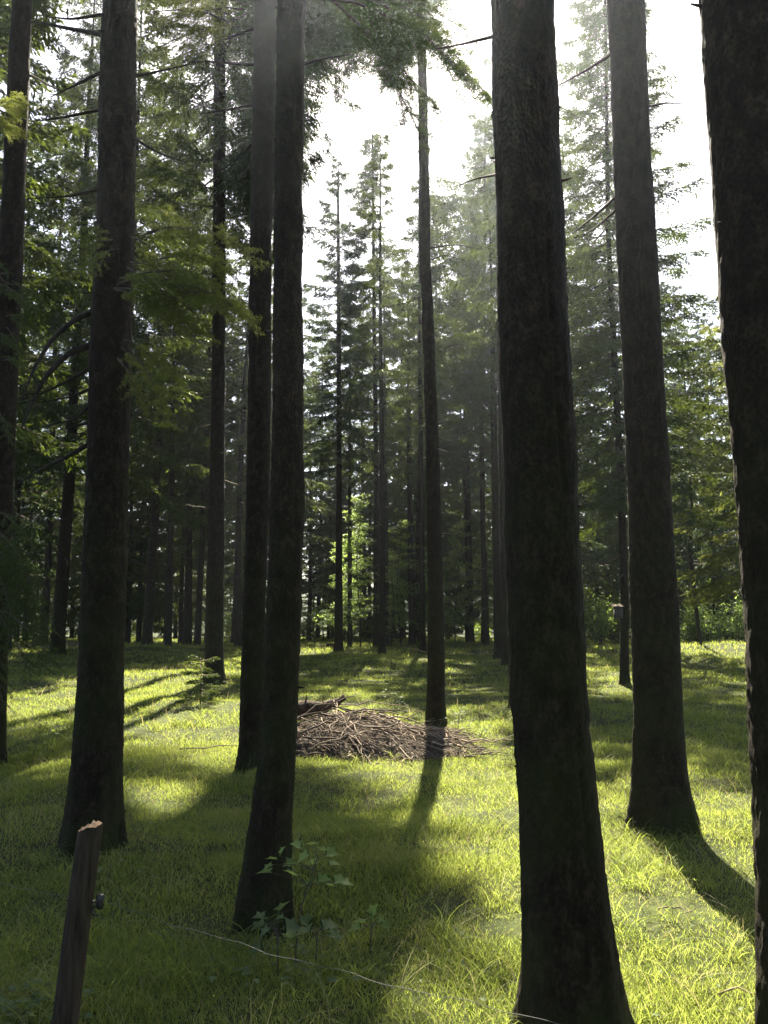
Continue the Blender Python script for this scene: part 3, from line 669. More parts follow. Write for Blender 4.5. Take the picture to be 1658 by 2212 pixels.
GAPS = [(60,'left of the leaning spruce'),(180,'between the leaning spruce and the thick left trunk'),(280,'behind the thick left trunk'),(450,'in the gap right of the thick left trunk'),
        (530,'between the trunk with the seedling and the paired trunks'),(650,'behind the paired trunks'),(800,'above the brush pile left of the three close trunks'),(930,'between the three close trunks and the slender trunk'),
        (1090,'between the slender trunk and the thickest trunk'),(1260,'behind the thickest trunk'),(1360,'right of the thickest trunk'),(1470,'behind the thick trunk with the long shadow'),(99999,'beside the rough-barked edge trunk')]
def gap(px):
    for a, s in GAPS:
        if px < a: return s
KN = ['tall bare-legged far spruce', 'full grey-green far spruce', 'young bushy far spruce', 'broad drooping far spruce']
PLACED = [(t['X'], t['Y']) for t in TREES.values()]
def bgtree(px, Y, kind, i, s=1.0):
    X = (px-CX)/F_*Y; z = float(hgt(X, Y)); k = brng.integers(0, 99)
    o = empty('spruce_tree', (X, Y, z), f'{KN[kind]}, {gap(px)}', 'tree', f'far spruces {gap(px)}')
    o.scale = (s*brng.uniform(.9, 1.1),)*2+(s,); o.rotation_euler.z = brng.uniform(0, 6.28)
    for nm, me in zip(('trunk', 'crown', 'boughs', 'dead_twigs'), PR[(kind, i)]):
        c = bpy.data.objects.new(nm, me); C.objects.link(c); c.parent = o
    PLACED.append((X, Y))
xs = np.linspace(-260, 1900, 46)
for n_, px in enumerate(xs):                       # first far row
    px = px+brng.uniform(-16, 16); Y = brng.uniform(41, 50)
    kd = int(brng.choice([0, 1, 3], p=[.45, .3, .25]))
    if 700 < px < 1330 and kd == 0 and brng.random() < .5: kd = 1
    if 725 < px < 890 or 1235 < px < 1355 or 1455 < px < 1620: kd = 2; Y = brng.uniform(47, 50)
    bgtree(px, Y, kd, n_ % 2, brng.uniform(.7, .95) if 600 < px < 1350 else brng.uniform(.8, 1.1))
for n_, px in enumerate(np.linspace(-300, 1950, 46)):    # second
    bgtree(px+brng.uniform(-25, 25), brng.uniform(53, 63), int(brng.choice([0, 1, 3])), n_ % 2, brng.uniform(.75, 1.0))
for n_, px in enumerate(np.linspace(-320, 1980, 38)):    # young ones that close the view at ground level
    bgtree(px+brng.uniform(-25, 25), brng.uniform(58, 72), 2, n_ % 2, brng.uniform(.6, 1.0))
for px, Y, kd, s in [(20,30,1,1.15),(95,35,0,1.25),(250,26,0,1.2),(330,34,0,1.3),(405,38,0,1.3),(-90,24,0,1.2),(520,36,0,1.15),(600,42,0,1.1),(1545,40,1,.95),(1245,34,0,1.12),(1268,52,1,1.35),(1410,30,1,.95),(1490,50,0,1.1),(868,54,0,1.3),(905,56,1,1.4),(945,46,0,1.1),(690,54,0,1.1),(785,56,1,1.35),(-160,16,0,1.15),(1250,40,1,1.0)]:
    bgtree(px, Y, kd, int(px) % 2, s)


# ------------------------------------------------------------ broadleaf saplings and bushes of the understorey
def leaf_layer(F, c, R, n, rng, lw=.07, flat=.12):
    """a level spray of leaves round point c"""
    a = rng.uniform(0, 6.28, n); r = R*np.sqrt(rng.random(n))
    P = np.stack([c[0]+r*np.cos(a), c[1]+r*np.sin(a), c[2]-r*.25+rng.normal(0, flat*R*.5, n)], -1)
    D = unit(np.stack([np.cos(a), np.sin(a), rng.normal(-.2, .35, n)], -1)+rng.normal(0, .5, (n, 3)))
    S = unit(np.cross(D, np.array([0, 0, 1.])+rng.normal(0, .45, (n, 3))))
    F.diamonds(P, D, S, rng.uniform(.8, 1.3, n)*lw, rng.uniform(.5, .8, n)*lw)
def beech(px, Y, H, label, seed, zr=(.15, 1), R=1.1):
    rng = np.random.default_rng(seed); X = (px-CX)/F_*Y; z = float(hgt(X, Y))
    o = empty('beech_sapling', (X, Y, z), label, 'sapling', 'young beeches with bright leaves')
    F = MB(); W = MB(); zz = np.linspace(-.2, H, 12); P = np.stack([.1*np.sin(zz+seed), .08*np.cos(zz*.8), zz], -1)
    W.tube(P, np.linspace(.045, .008, 12), 6)
    nb = int(26*H/4)
    for i in range(nb):
        u = zr[0]+(zr[1]-zr[0])*(i+.5)/nb; az = rng.uniform(0, 6.28); L = R*(1.15-u*.75)*rng.uniform(.5, 1.15); zc = H*u
        e = np.array([math.cos(az)*L, math.sin(az)*L, zc+.18*L]); b = np.array([0, 0, zc-.1])
        W.tube(np.stack([b, (b+e)/2+[0, 0, .06*L], e]), [.012, .008, .003], 3, False)
        for t in (.45, .75, 1.0): leaf_layer(F, b+(e-b)*t+[0, 0, .02], .34*L+.1, int(34*L+12), rng, .085)
    W.build('stem', M_BARKF, o); F.build('leaves', M_BEECH, o)
beech(775, 36.5, 7.0, 'bright young beech in level tiers, left of the three close trunks', 1, R=1.3)
beech(862, 38, 6.0, 'sunlit young beech right of the three close trunks at the centre', 2, R=1.2)
beech(845, 37.5, 4.0, 'low young beech directly behind the right one of the three close trunks', 6, R=1.0)
beech(700, 46, 4.5, 'young beech behind the far thin trunks above the small stump', 3)
beech(985, 39, 6.0, 'young beech between the slender trunk and the straight trunk right of it', 4)
beech(930, 38, 5.0, 'low bright beech behind the slender trunk by the brush pile', 8)
beech(735, 38, 5.0, 'young beech behind the straight far trunk beside the stump', 9)
beech(1050, 39, 5.0, 'young beech behind the trunks left of the close pair', 5)
beech(500, 47, 4.5, 'young beech seen between the seedling trunk and the paired trunks', 7)

def bush(px, Y, Rw, H, label, seed, mat=None, n=1500, lw=.10):
    rng = np.random.default_rng(seed); X = (px-CX)/F_*Y; z = float(hgt(X, Y))
    o = empty('leafy_bush', (X, Y, z), label, 'bush', 'leafy bushes at the edge of the clearing')
    F = MB(); W = MB()
    for k in range(16):
        az = rng.uniform(0, 6.28); rr = Rw*rng.uniform(.1, 1); e = np.array([math.cos(az)*rr, math.sin(az)*rr, H*rng.uniform(.5, 1.1)])
        b = np.array([rng.normal(0, .12), rng.normal(0, .12), -.1]); mid = (b+e)/2+[0, 0, .2*H]
        Q = np.stack([b, mid, e]); W.tube(Q, [.014, .009, .003], 3, False)
        m = int(n*.6)//16; t = rng.uniform(.25, 1.05, m)[:, None]
        C0 = (1-t)**2*b+2*t*(1-t)*mid+t*t*e+rng.normal(0, .13, (m, 3))*Rw
        D = unit(rng.normal(0, 1, (m, 3))+[0, 0, -.1]); S = unit(np.cross(D, np.array([0, 0, 1.])+rng.normal(0, .5, (m, 3))))
        F.diamonds(C0, D, S, rng.uniform(.7, 1.3, m)*lw, rng.uniform(.5, .9, m)*lw)
    W.build('stems', M_TWIG, o); F.build('leaves', mat or M_BUSH, o)
bush(1290, 38, 1.3, 2.2, 'bright bush right of the thickest trunk, below the nest box', 11, M_BEECH, n=2600)
bush(1325, 42, 1.4, 2.8, 'taller bush behind the trunk with the nest box', 12, n=2400)
bush(1250, 43, 1.3, 3.4, 'tall bush at the right edge of the thickest trunk', 13, n=2200)
bush(1480, 36, 1.2, 1.9, 'bush right of the thick trunk with the long shadow', 14, M_BEECH, n=2400)
bush(1530, 35, 1.1, 1.5, 'low pale-leaved bush in front of the thin dark trunk', 15, M_BEECH, n=2000)
bush(1580, 36, 1.2, 2.0, 'bush touching the rough-barked edge trunk', 16, M_BEECH, n=2200)
bush(1510, 41, 1.4, 3.4, 'tall bush behind the bent dark trunk', 17, n=2200)
bush(1650, 38, 1.3, 2.6, 'bush hidden behind the rough-barked edge trunk', 18, n=1500)
bush(660, 47, 1.3, 1.6, 'low bush behind the far trunk beside the sapling trunk', 19, n=1600)
bush(760, 46, 1.3, 1.4, 'low bush behind the stump, under the bright beech', 20, n=1600)
bush(950, 47, 1.3, 1.5, 'low bush behind the slender trunk by the brush pile', 21, n=1600)
bush(1040, 46, 1.2, 1.4, 'low bush at the foot of the far beech left of the close pair', 22, n=1500)
bush(505, 48, 1.4, 1.8, 'low bush at the edge of the clearing left of the paired trunks', 23, n=1500)
bush(215, 44, 1.3, 1.5, 'low bush at the far edge of the clearing left of the thick left trunk', 24, n=1300)

def seedling(px, py, H, label, seed, R=.4, mat=None):
    X, Y = ground(px, py); z = float(hgt(X, Y)); rng = np.random.default_rng(seed)
    o = empty('spruce_seedling', (X, Y, z), label, 'seedling', 'spruce seedlings in the grass')
    F, W = crown(lambda q: 0., .05, H, R, 15, rng, .42, .15, 1.0, False, .8, fill=1)
    W.tube([(0, 0, -.1), (0, 0, H*.5), (0, 0, H)], [.012, .008, .003], 5)
    W.build('stem', M_TWIG, o); F.build('needles', mat or M_NEEDLE, o)
seedling(432, 1522, .8, 'small spruce seedling in the grass beside the straight trunk', 3, .22)
seedling(575//1+5, 1366, .8, 'tiny spruce seedling between the paired trunks', 4)
seedling(291, 1372, 1.1, 'dark spruce seedling at the far edge right of the thick left trunk', 5, .5)

# ------------------------------------------------------------ brush heap, log, stump
PX, PY = ground(832, 1618)
def heap_h(x, y):
    """height of the heap above the ground at x, y (world)"""
    u = (x-PX)/1.22; v = (y-PY)/0.95
    prof = np.interp(u, [-1.35, -1.1, -.85, -.5, -.1, .35, .8, 1.1], [0, .14, .31, .40, .37, .21, .05, 0])
    return prof*np.clip(1-v*v, 0, 1)**.7
srng = np.random.default_rng(21)
STK = []
for i in range(14):
    rng = np.random.default_rng(300+i); n = 9; t = np.linspace(0, 1, n); L = 1.0
    P = np.stack([t*L-.5, np.cumsum(rng.normal(0, .022, n)), np.cumsum(rng.normal(0, .018, n))+.05*np.sin(t*3.1)*rng.uniform(-.5, 1)], -1)
    m = MB(); r0 = rng.uniform(.007, .014); m.tube(P, np.linspace(r0, r0*.4, n), 6)
    mm_ = [M_STICK, M_STICK, M_STICKD, M_STICK, M_STICKD, M_STICK, M_STICKP][i % 7]
    if i % 3 == 0:
        b = P[5]; q = b+np.array([.18, rng.uniform(-.12, .12), .06]); m.tube(np.stack([b, q]), [r0*.5, r0*.2], 4)
    STK.append(m.mesh('stick', mm_, True))
from mathutils import Matrix
def place_stick(x, y, az, L, lift=0., k=None, rise=None, lab='dead stick lying on the brush heap beside the slender trunk', grp='dead sticks heaped in the brush pile', thick=1.):
    k = srng.integers(0, 14) if k is None else k
    d = np.array([math.cos(az), math.sin(az)]); z = lambda a, b: float(hgt(a, b))+float(heap_h(a, b))
    a, b = z(x-d[0]*L*.4, y-d[1]*L*.4), z(x+d[0]*L*.4, y+d[1]*L*.4); c = z(x, y)
    sl = math.atan2(b-a, L*.8) if rise is None else rise
    zc = max(c, (a+b)/2)+lift
    o = bpy.data.objects.new('stick', STK[k]); C.objects.link(o)
    o.matrix_world = Matrix.Translation((x, y, zc)) @ Matrix.Rotation(az, 4, 'Z') @ Matrix.Rotation(-sl, 4, 'Y') @ Matrix.Rotation(srng.uniform(0, 6.28), 4, 'X') @ Matrix.Diagonal((L, thick*min(1, .35+.65*L), thick*min(1, .35+.65*L), 1))
    tag(o, lab, 'stick', grp); return o
for i in range(190):
    x = PX+srng.uniform(-1.45, 1.45); y = PY+srng.uniform(-.9, .35)
    az = srng.normal(-.45, .45) if srng.random() < .72 else srng.uniform(0, 3.14)
    if heap_h(x, y) < .03 and srng.random() < .6: continue
    place_stick(x, y, az, srng.uniform(.35, 1.25), srng.uniform(0, .09), thick=srng.uniform(.7, 1.5))
for i in range(26):
    x = PX+srng.uniform(-1.3, 1.2); y = PY+srng.uniform(-.85, .1); place_stick(x, y, srng.normal(-.5, .9), srng.uniform(.4, .9), .07, rise=srng.uniform(-.1, .55), thick=.9)
for i in range(22):
    x = PX+srng.uniform(-1.5, 1.5); y = PY+srng.uniform(-1.15, -.75); place_stick(x, y, srng.uniform(0, 3.1), srng.uniform(.2, .6), .03, lab='short stick scattered in the grass at the foot of the brush heap', grp='sticks scattered at the foot of the heap')
for i, (px, py, az, L, k) in enumerate([(800, 1640, -.35, .5, 6), (765, 1645, 1.9, .4, 6), (830, 1635, .3, .55, 13)]):
    x, y = ground(px, py); place_stick(x, y-.05, az, L, .05, k, .25, ['bare pale stick jutting from the front of the brush heap', 'short upright pale stick at the front of the brush heap', 'pale stick lying at the foot of the brush heap'][i], 'pale sticks at the front of the heap', 1.6)
for px, py, az, L, lb in [(1000, 1640, -.3, 1.1, 'long grey stick trailing right of the brush heap'), (1035, 1655, -.2, .8, 'thin stick at the right tip of the brush heap'), (500, 1618, .35, 1.3, 'thin curved stick in the grass left of the paired trunks'),
                          (470, 1630, .15, 1.0, 'fallen stick in shaded grass left of the paired trunks'), (1612, 1662, .1, .3, 'short brown stick beside the rough-barked edge trunk'), (1355, 2045, .5, .35, 'pale fallen twig in the grass right of the thickest trunk'),
                          (1625, 2168, -.1, .28, 'orange-brown fallen stick at the lower right edge'), (1470, 1990, -.6, .25, 'tiny dark twig in bright grass below the long tree shadow')]:
    x, y = ground(px, py); place_stick(x, y, az, L, .035, None, 0.05, lb, 'fallen sticks on the grass', 1.3)
# the fine twigs and litter that fill the heap
m = MB()
gx, gy = np.meshgrid(np.linspace(-1.75, 1.75, 90), np.linspace(-1.05, 1.05, 60))
hx, hy = PX+gx, PY+gy; hh = heap_h(hx, hy)-.05+.03*noise2(hx*9, hy*9, 3)
V = np.stack([hx, hy, hgt(hx, hy)+np.where(heap_h(hx, hy) > .01, hh, -.08)], -1).reshape(-1, 3)
i_ = np.arange(59)[:, None]*90; j_ = np.arange(89)[None]
m.add(V, np.stack([i_+j_, i_+j_+1, i_+91+j_, i_+90+j_], -1).reshape(-1, 4))
for i in range(2600):
    x = PX+srng.uniform(-1.6, 1.7); y = PY+srng.uniform(-.95, .8)
    if heap_h(x, y) < .015: continue
    az = srng.normal(-.4, .8); L = srng.uniform(.1, .5); d = np.array([math.cos(az), math.sin(az)])*L/2
    zz = [float(hgt(x, y))+float(heap_h(x+q*d[0], y+q*d[1]))+srng.uniform(-.03, .05) for q in (-1, 0, 1)]
    m.tube(np.array([(x-d[0], y-d[1], zz[0]), (x, y, zz[1]+.01), (x+d[0], y+d[1], zz[2])]), [.004, .0035, .0015], 3, False)
tag(m.build('brushwood', M_STICKD), 'tangle of fine dead twigs filling the brush heap', 'brushwood', kind='stuff')
# knotty dark log on the top left of the heap
lp = [at(px, py, PY+.15) for px, py in [(622, 1548), (655, 1530), (690, 1530), (720, 1520), (745, 1506)]]
lo = Vector(lp[2]); m = MB(); lp = np.array(lp)
tt = np.linspace(0, 4, 40); LP = np.stack([np.interp(tt, range(5), lp[:, k]) for k in range(3)], -1)-np.array(lo)
LP[1:-1] = (LP[:-2]+2*LP[1:-1]+LP[2:])/4
m.tube(LP, np.interp(tt, [0, 1, 2, 3, 4], [.11, .10, .085, .065, .035])*(1+.25*noise3(tt*2.5, 0, 0, 8)), 14)
V = m.v[0]; V += (.02*noise3(V[:, 0]*16, V[:, 1]*16, V[:, 2]*16, 4))[:, None]*np.array([0, .5, 1])
lg = m.build('log', M_LOG, smooth=True, loc=lo); tag(lg, 'knotty dark rotten log with broken stubs on top of the brush heap', 'log')
for a, b, r in [((658, 1522), (662, 1500), .018), ((700, 1528), (695, 1510), .014), ((735, 1512), (742, 1503), .012), ((640, 1535), (648, 1516), .014)]:
    m = MB(); A, B = at(*a, PY+.12)-np.array(lo), at(*b, PY+.1)-np.array(lo); m.tube(np.stack([A, (A+B)/2+[.005, 0, 0], B]), [r, r*.8, r*.25], 6); m.build('stub', M_LOG, lg)
# stump, and dry brushwood far left
x, y = ground(712, 1401); m = MB(); zs = np.array([-.2, 0, .05, .12, .2, .24]); P = np.stack([zs*.1, zs*0, zs], -1)
m.tube(P, [.28, .25, .2, .17, .165, .15], 12); so = m.build('tree_stump', M_LOG, loc=(x, y, float(hgt(x, y)))); tag(so, 'small dark tree stump in bright grass left of the straight far trunk', 'stump')
x0, y0 = ground(118, 1398); m = MB()
for i in range(500):
    x = x0+srng.normal(0, .75); y = y0+srng.normal(0, .6); az = srng.uniform(0, 3.14); L = srng.uniform(.2, .9); d = np.array([math.cos(az), math.sin(az)])*L/2
    z = float(hgt(x, y))+.05+.3*math.exp(-((x-x0)/.7)**2-((y-y0)/.5)**2)*srng.random()
    m.tube(np.array([(x-d[0], y-d[1], z), (x+d[0], y+d[1], z+srng.uniform(-.05, .15))]), [.014, .006], 3, False)
tag(m.build('brushwood', M_STICK), 'distant heap of reddish dry brushwood at the foot of the leaning trunk', 'brushwood', kind='stuff')

# ------------------------------------------------------------ nest box
T = TREES['R1']; c = at(1335, 1323, T['Y']-.16); nb_ = empty('nest_box', c, 'small weathered wooden nest box fixed to the left of a far trunk', 'nest box')
def boxmesh(sx, sy, sz, x=0, y=0, z=0, skew=0.):
    m = MB(); V = [(x+a*sx/2, y+b*sy/2, z+cc*sz/2+(skew*b if cc > 0 else 0)) for cc in (-1, 1) for b in (-1, 1) for a in (-1, 1)]
    m.add(V, [(0, 2, 3, 1), (4, 5, 7, 6), (0, 1, 5, 4), (2, 6, 7, 3), (0, 4, 6, 2), (1, 3, 7, 5)]); return m
boxmesh(.17, .17, .26, 0, 0, -.01, .02).build('box', M_BOX, nb_)
boxmesh(.25, .26, .024, 0, -.02, .145, .035).build('roof', M_LOG, nb_)
m = MB(); m.tube([(0, -.087, .04), (0, -.092, .04)], [.018, .018], 12); m.build('entrance_hole_shade', M_BLACK, nb_)  # black disc stands for the shade inside the opening

# ------------------------------------------------------------ fence post, insulator, wire
YP = 2.72; tp = at(195, 1786, YP); bt = at(139, 2212, YP-.03); dv = (tp-bt)/np.linalg.norm(tp-bt)
zg = float(hgt(bt[0], YP)); base = tp+dv*((zg-.25-tp[2])/dv[2]); gb = tp+dv*((zg-tp[2])/dv[2])
post = empty('fence_post', gb, 'round weathered wooden fence post, its cut top coloured a sunlit orange', 'fence post')
n = 90; t = np.linspace(0, 1, n); a = np.arange(40)/40*2*math.pi
PP = (base-gb)+(tp-base)*t[:, None]
TT, AA = np.meshgrid(t, a, indexing='ij')
R = .0375*(1.12-.12*TT)*(1+.03*noise3(np.cos(AA)*2, np.sin(AA)*2, TT*5, 2))+.0016*noise3(np.cos(AA)*9, np.sin(AA)*9, TT*6, 5)
R -= .004*np.exp(-((AA-4.4)/.08)**2)+.003*np.exp(-((AA-5.3)/.06)**2)
sidex = unit(np.cross(dv, [0, 1., 0])); sidey = np.cross(sidex, dv)
V = PP[:, None]+R[..., None]*(np.cos(AA)[..., None]*sidex+np.sin(AA)[..., None]*(-sidey))
V[-1] += (np.array([0, 0, 1.])*(.012*np.cos(a)*-1+.006*noise3(np.cos(a)*3, np.sin(a)*3, 0, 9))[:, None])
m = MB(); i_ = np.arange(n-1)[:, None]*40; j_ = np.arange(40)[None]; k_ = (j_+1) % 40
m.add(V.reshape(-1, 3), np.stack([i_+j_, i_+k_, i_+40+k_, i_+40+j_], -1).reshape(-1, 4)); m.build('shaft', M_POST, post, True)
m = MB(); cen = tp-gb; top = V[-1]; rings = [top*1.0+[0, 0, .001]]
for f in (.75, .5, .25): rings.append(cen+(top-cen)*f+np.stack([np.zeros(40), np.zeros(40), .006+.009*noise3(np.cos(a)*4*f, np.sin(a)*4*f, 0, 5)], -1))
VV = np.concatenate(rings+[[cen+[0, 0, .008]]]); Q = []; Tt = []
for r in range(3):
    for j in range(40): Q.append((r*40+j, r*40+(j+1) % 40, (r+1)*40+(j+1) % 40, (r+1)*40+j))
for j in range(40): Tt.append((120+j, 120+(j+1) % 40, 160))
m.add(VV, Q, Tt); m.build('cut_top', M_POSTTOP, post)
ic = at(216, 1947, YP-.02)-gb
m = MB(); m.tube([ic+[0, 0, -.022], ic+[0, 0, -.012], ic, ic+[0, 0, .016], ic+[0, 0, .022]], [.010, .0135, .0105, .0135, .009], 14); ins = m.build('insulator', M_BLACK, post, True)
aa = np.linspace(.6, 5.3, 16); m = MB(); m.tube(np.stack([ic[0]-.012+.013*np.cos(aa), np.full(16, ic[1]), ic[2]-.028+.014*np.sin(aa)], -1), .0032, 6); m.build('hook', M_BLACK, ins, True)
m = MB(); m.tube([ic+[-.005, 0, -.005], ic+[-.045, 0, .004]], .0035, 6); m.build('screw', M_BLACK, ins, True)
w0 = at(222, 1949, YP-.034); w1 = at(1560, 2280, 1.98); wl = at(-120, 1868, 4.2)
wp = []
for i in range(40):
    u = i/39; q = w0+(w1-w0)*u; q = q+np.array([0, 0, -.028*math.sin(math.pi*u)+.0035*math.sin(u*31)+.003*math.sin(u*67+1)]); wp.append(q)
wq = [wl+(w0-wl)*u+np.array([0, 0, -.02*math.sin(math.pi*u)+.002*math.sin(u*40)]) for u in np.linspace(0, 1, 24)[:-1]]
m = MB(); m.tube(np.array(wq+wp),   .0008, 5); tag(m.build('fence_wire', M_WIRE), 'thin wavy fence wire running from the post insulator to the lower right', 'wire')

# ------------------------------------------------------------ leafy saplings and weeds
def lobed_leaf(F, p, d, nrm, s, lobes=True):
    d = unit(np.asarray(d, float)); sd = unit(np.cross(nrm, d)); up = np.cross(d, sd)
    o = [(0, 0), (.18, .28), (.10, .50), (.42, .34), (.62, .48), (.68, .22), (1.0, 0)] if lobes else [(0, 0), (.2, .2), (.5, .28), (.8, .16), (1, 0)]
    n = len(o); L = [p+s*(a*d+b*sd+(abs(b)*.35-.15*a*a)*up) for a, b in o]; R = [p+s*(a*d-b*sd+(abs(b)*.35-.15*a*a)*up) for a, b in o]
    M_ = [p+s*(a*d-.15*a*a*up) for a, b in o]
    V = L+M_+R; Q = [(n+i, i, i+1, n+i+1) for i in range(n-1)]+[(n+i, n+i+1, 2*n+i+1, 2*n+i) for i in range(n-1)]
    F.add(V, Q)
lr = np.random.default_rng(31)
def sapling(name, stem, leaves, Y, label, cat, s, mat, group=None, lobes=True, dyr=.12):
    P = np.array([at(px, py, Y) for px, py in stem]); gz = float(hgt(P[0][0], Y)); P[0][2] = min(P[0][2], gz-.02)
    b = P[0].copy(); o = empty(name, b, label, cat, group); W = MB(); F = MB()
    W.tube(P-b, np.linspace(.0045, .002, len(P)), 5)
    for px, py, ang in leaves:
        q = at(px, py, Y+lr.uniform(-dyr, dyr)); k = np.argmin(np.abs(P[:, 2]-q[2]+.05)); j = P[k]
        W.tube(np.stack([j, (j+q)/2+[0, 0, .015], q])-b, [.0022, .0016, .001], 3, False)
        d = np.array([math.cos(ang), lr.uniform(-.5, .3), math.sin(ang)]); nr = unit(np.array([lr.normal(0, .25), lr.normal(-.15, .3), 1.]))
        lobed_leaf(F, q-b, d, nr, s*lr.uniform(.75, 1.2), lobes)
    W.build('stem', M_TWIG, o); F.build('leaves', mat, o)
sapling('maple_sapling', [(636, 2075), (641, 2010), (650, 1960), (664, 1915), (676, 1880), (686, 1848)],
        [(655,1832,2.6),(668,1828,.6),(684,1838,.1),(672,1842,3.6),(700,1842,0),(690,1856,3.3),(706,1870,.2),(694,1868,3),(680,1905,.3),(700,1912,-.1),(716,1905,.2),(728,1908,0),(674,1912,3.2),(600,1858,2.9),(612,1866,.2),(592,1868,3.4),(604,1850,1.2),(586,1886,3.1),(640,1894,2.5)], 4.05,
        'slim leafy maple sapling in front of the paired trunks, upper leaves lit pale green', 'sapling', .072, M_LEAF)
sapling('maple_sapling', [(600, 2085), (600, 2030), (592, 1990)], [(580,1996,3.2),(592,1988,.5),(600,1972,.9),(585,2004,3.6),(610,2005,0),(578,1984,2.8),(606,2030,.2),(570,2045,3.3)], 3.95,
        'low dull-leaved sapling in shade at the foot of the trunk', 'sapling', .085, M_PALE)
sapling('maple_sapling', [(680, 2080), (684, 2040), (686, 2012)], [(672,1996,2.6),(690,2004,.1),(700,2010,-.2),(676,2012,3.3),(705,2020,0)], 4.0,
        'small sapling with pale glossy leaves right of the trunk foot', 'sapling', .09, M_PALE)
sapling('maple_sapling', [(798, 2040), (802, 2010), (806, 1992)], [(795,1996,2.9),(812,1990,.3),(820,1998,0),(800,1984,1.2),(785,2002,3.2)], 4.35,
        'little sapling with lit leaves in bright grass above the wire', 'sapling', .075, M_LEAF)
def weed(px, py, H, n, label, seed, mat=M_PALE, s=.06):
    rng = np.random.default_rng(seed); X, Y = ground(px, py); z = float(hgt(X, Y)); o = empty('leafy_weed', (X, Y, z), label, 'weed', 'leafy weeds in the grass')
    W = MB(); F = MB()
    for k in range(3):
        e = np.array([rng.normal(0, .12), rng.normal(0, .1), H*rng.uniform(.7, 1.1)]); W.tube(np.stack([[0, 0, -.05], e*.5+[.01, 0, 0], e]), [.004, .003, .002], 3, False)
        for q in range(n):
            u = (q+1)/n; az = rng.uniform(0, 6.28); d = np.array([math.cos(az), math.sin(az), .25]); lobed_leaf(F, e*u+d*.02, d, unit(np.array([rng.normal(0, .3), rng.normal(0, .3), 1])), s*rng.uniform(.7, 1.3), False)
    W.build('stem', M_TWIG, o); F.build('leaves', mat, o)
for i, (px, py, H, lb) in enumerate([(850,1538,.36,'pale weed standing behind the brush heap, left one of two'),(877,1538,.30,'pale weed standing behind the brush heap, right one of two'),(985,1590,.36,'tall pale weed just right of the slender trunk'),
        (1005,1592,.28,'leafy weed second right of the slender trunk'),(1032,1598,.2,'low weed right of the slender trunk, above the heap tip'),(1292,1498,.4,'weed in shade right of the thickest trunk'),(1525,1466,.4,'pale weed in shade left of the rough-barked edge trunk'),
        (475,1478,.4,'weed right of the straight trunk with the seedling'),(462,1500,.3,'weed below the straight trunk, right of the seedling'),(65,1640,.4,'dark weed left of the thick left trunk'),(95,1650,.45,'taller dark weed left of the thick left trunk'),
        (108,1412,.6,'weed near the foot of the leaning trunk'),(1040,1440,.35,'weed left of the close pair of trunks')]):
    weed(px, py, H, 9, lb, 40+i, M_PALE if i < 9 else M_BUSH, .085 if py < 1560 else .06)

# ------------------------------------------------------------ grass
def blades(m, X, Y, h, wd, rng, bend=(.15, .9), seg=3):
    n = len(X); Z = hgt(X, Y)-.01; az = rng.uniform(0, 2*math.pi, n); ld = rng.uniform(0, 2*math.pi, n)
    Sd = np.stack([np.cos(az), np.sin(az), np.zeros(n)], -1); Ld = np.stack([np.cos(ld), np.sin(ld), np.zeros(n)], -1)
    b = rng.uniform(*bend, n); P0 = np.stack([X, Y, Z], -1); V = []
    ts = np.linspace(0, 1, seg+1); wf = np.interp(ts, [0, .35, .7, 1], [.8, 1, .7, 0])
    for t, f in zip(ts, wf):
        c = P0+Ld*(h*b*(t**2)*.95+h*.12*t)[:, None]+np.array([0, 0, 1.])*(h*(t-.42*b*t*t))[:, None]
        if f > 0: V += [c-Sd*(wd*f/2)[:, None], c+Sd*(wd*f/2)[:, None]]
        else: V.append(c)
    V = np.stack(V, 1); k = V.shape[1]; B = np.arange(n)[:, None]*k
    Q = np.concatenate([B+np.array([[2*i, 2*i+1, 2*i+3, 2*i+2]]) for i in range(seg-1)], 0) if seg > 1 else None
    T = B+np.array([[2*seg-2, 2*seg-1, 2*seg]]); m.add(V.reshape(-1, 3), Q, T)
def wedge(n, r0, r1, rng, half=.62):
    r = np.sqrt(rng.uniform(r0*r0, r1*r1, n)); a = rng.uniform(-half, half, n); return r*np.sin(a), r*np.cos(a)
TR = np.array([(t['X'], t['Y'], float(t['fr'](t['zb']+.1))) for t in TREES.values()])
def clear_of(X, Y):
    k = np.ones(len(X), bool)
    for x, y, r in TR: k &= (X-x)**2+(Y-y)**2 > (r*1.1)**2
    k &= heap_h(X, Y) < .05
    return k
def clump(X, Y): return np.clip(.5+.55*noise2(X/.33, Y/.33, 21)+.4*noise2(X/1.2, Y/1.2, 22), 0, 1.4)
g = MB(); grng = np.random.default_rng(9)
for n, r0, r1, hh, ww, seg in [(190000, 2.4, 6, .072, .0038, 3), (230000, 6, 11, .072, .0046, 3), (230000, 11, 19, .085, .0072, 2), (170000, 19, 31, .11, .014, 2), (110000, 31, 58, .17, .032, 2)]:
    X, Y = wedge(n, r0, r1, grng); cl = clump(X, Y); k = clear_of(X, Y) & (grng.random(n) < .35+.65*cl); X, Y, cl = X[k], Y[k], cl[k]
    blades(g, X, Y, hh*(.3+1.0*cl)*grng.uniform(.6, 1.35, len(X)), ww*grng.uniform(.7, 1.3, len(X)), grng, seg=seg)
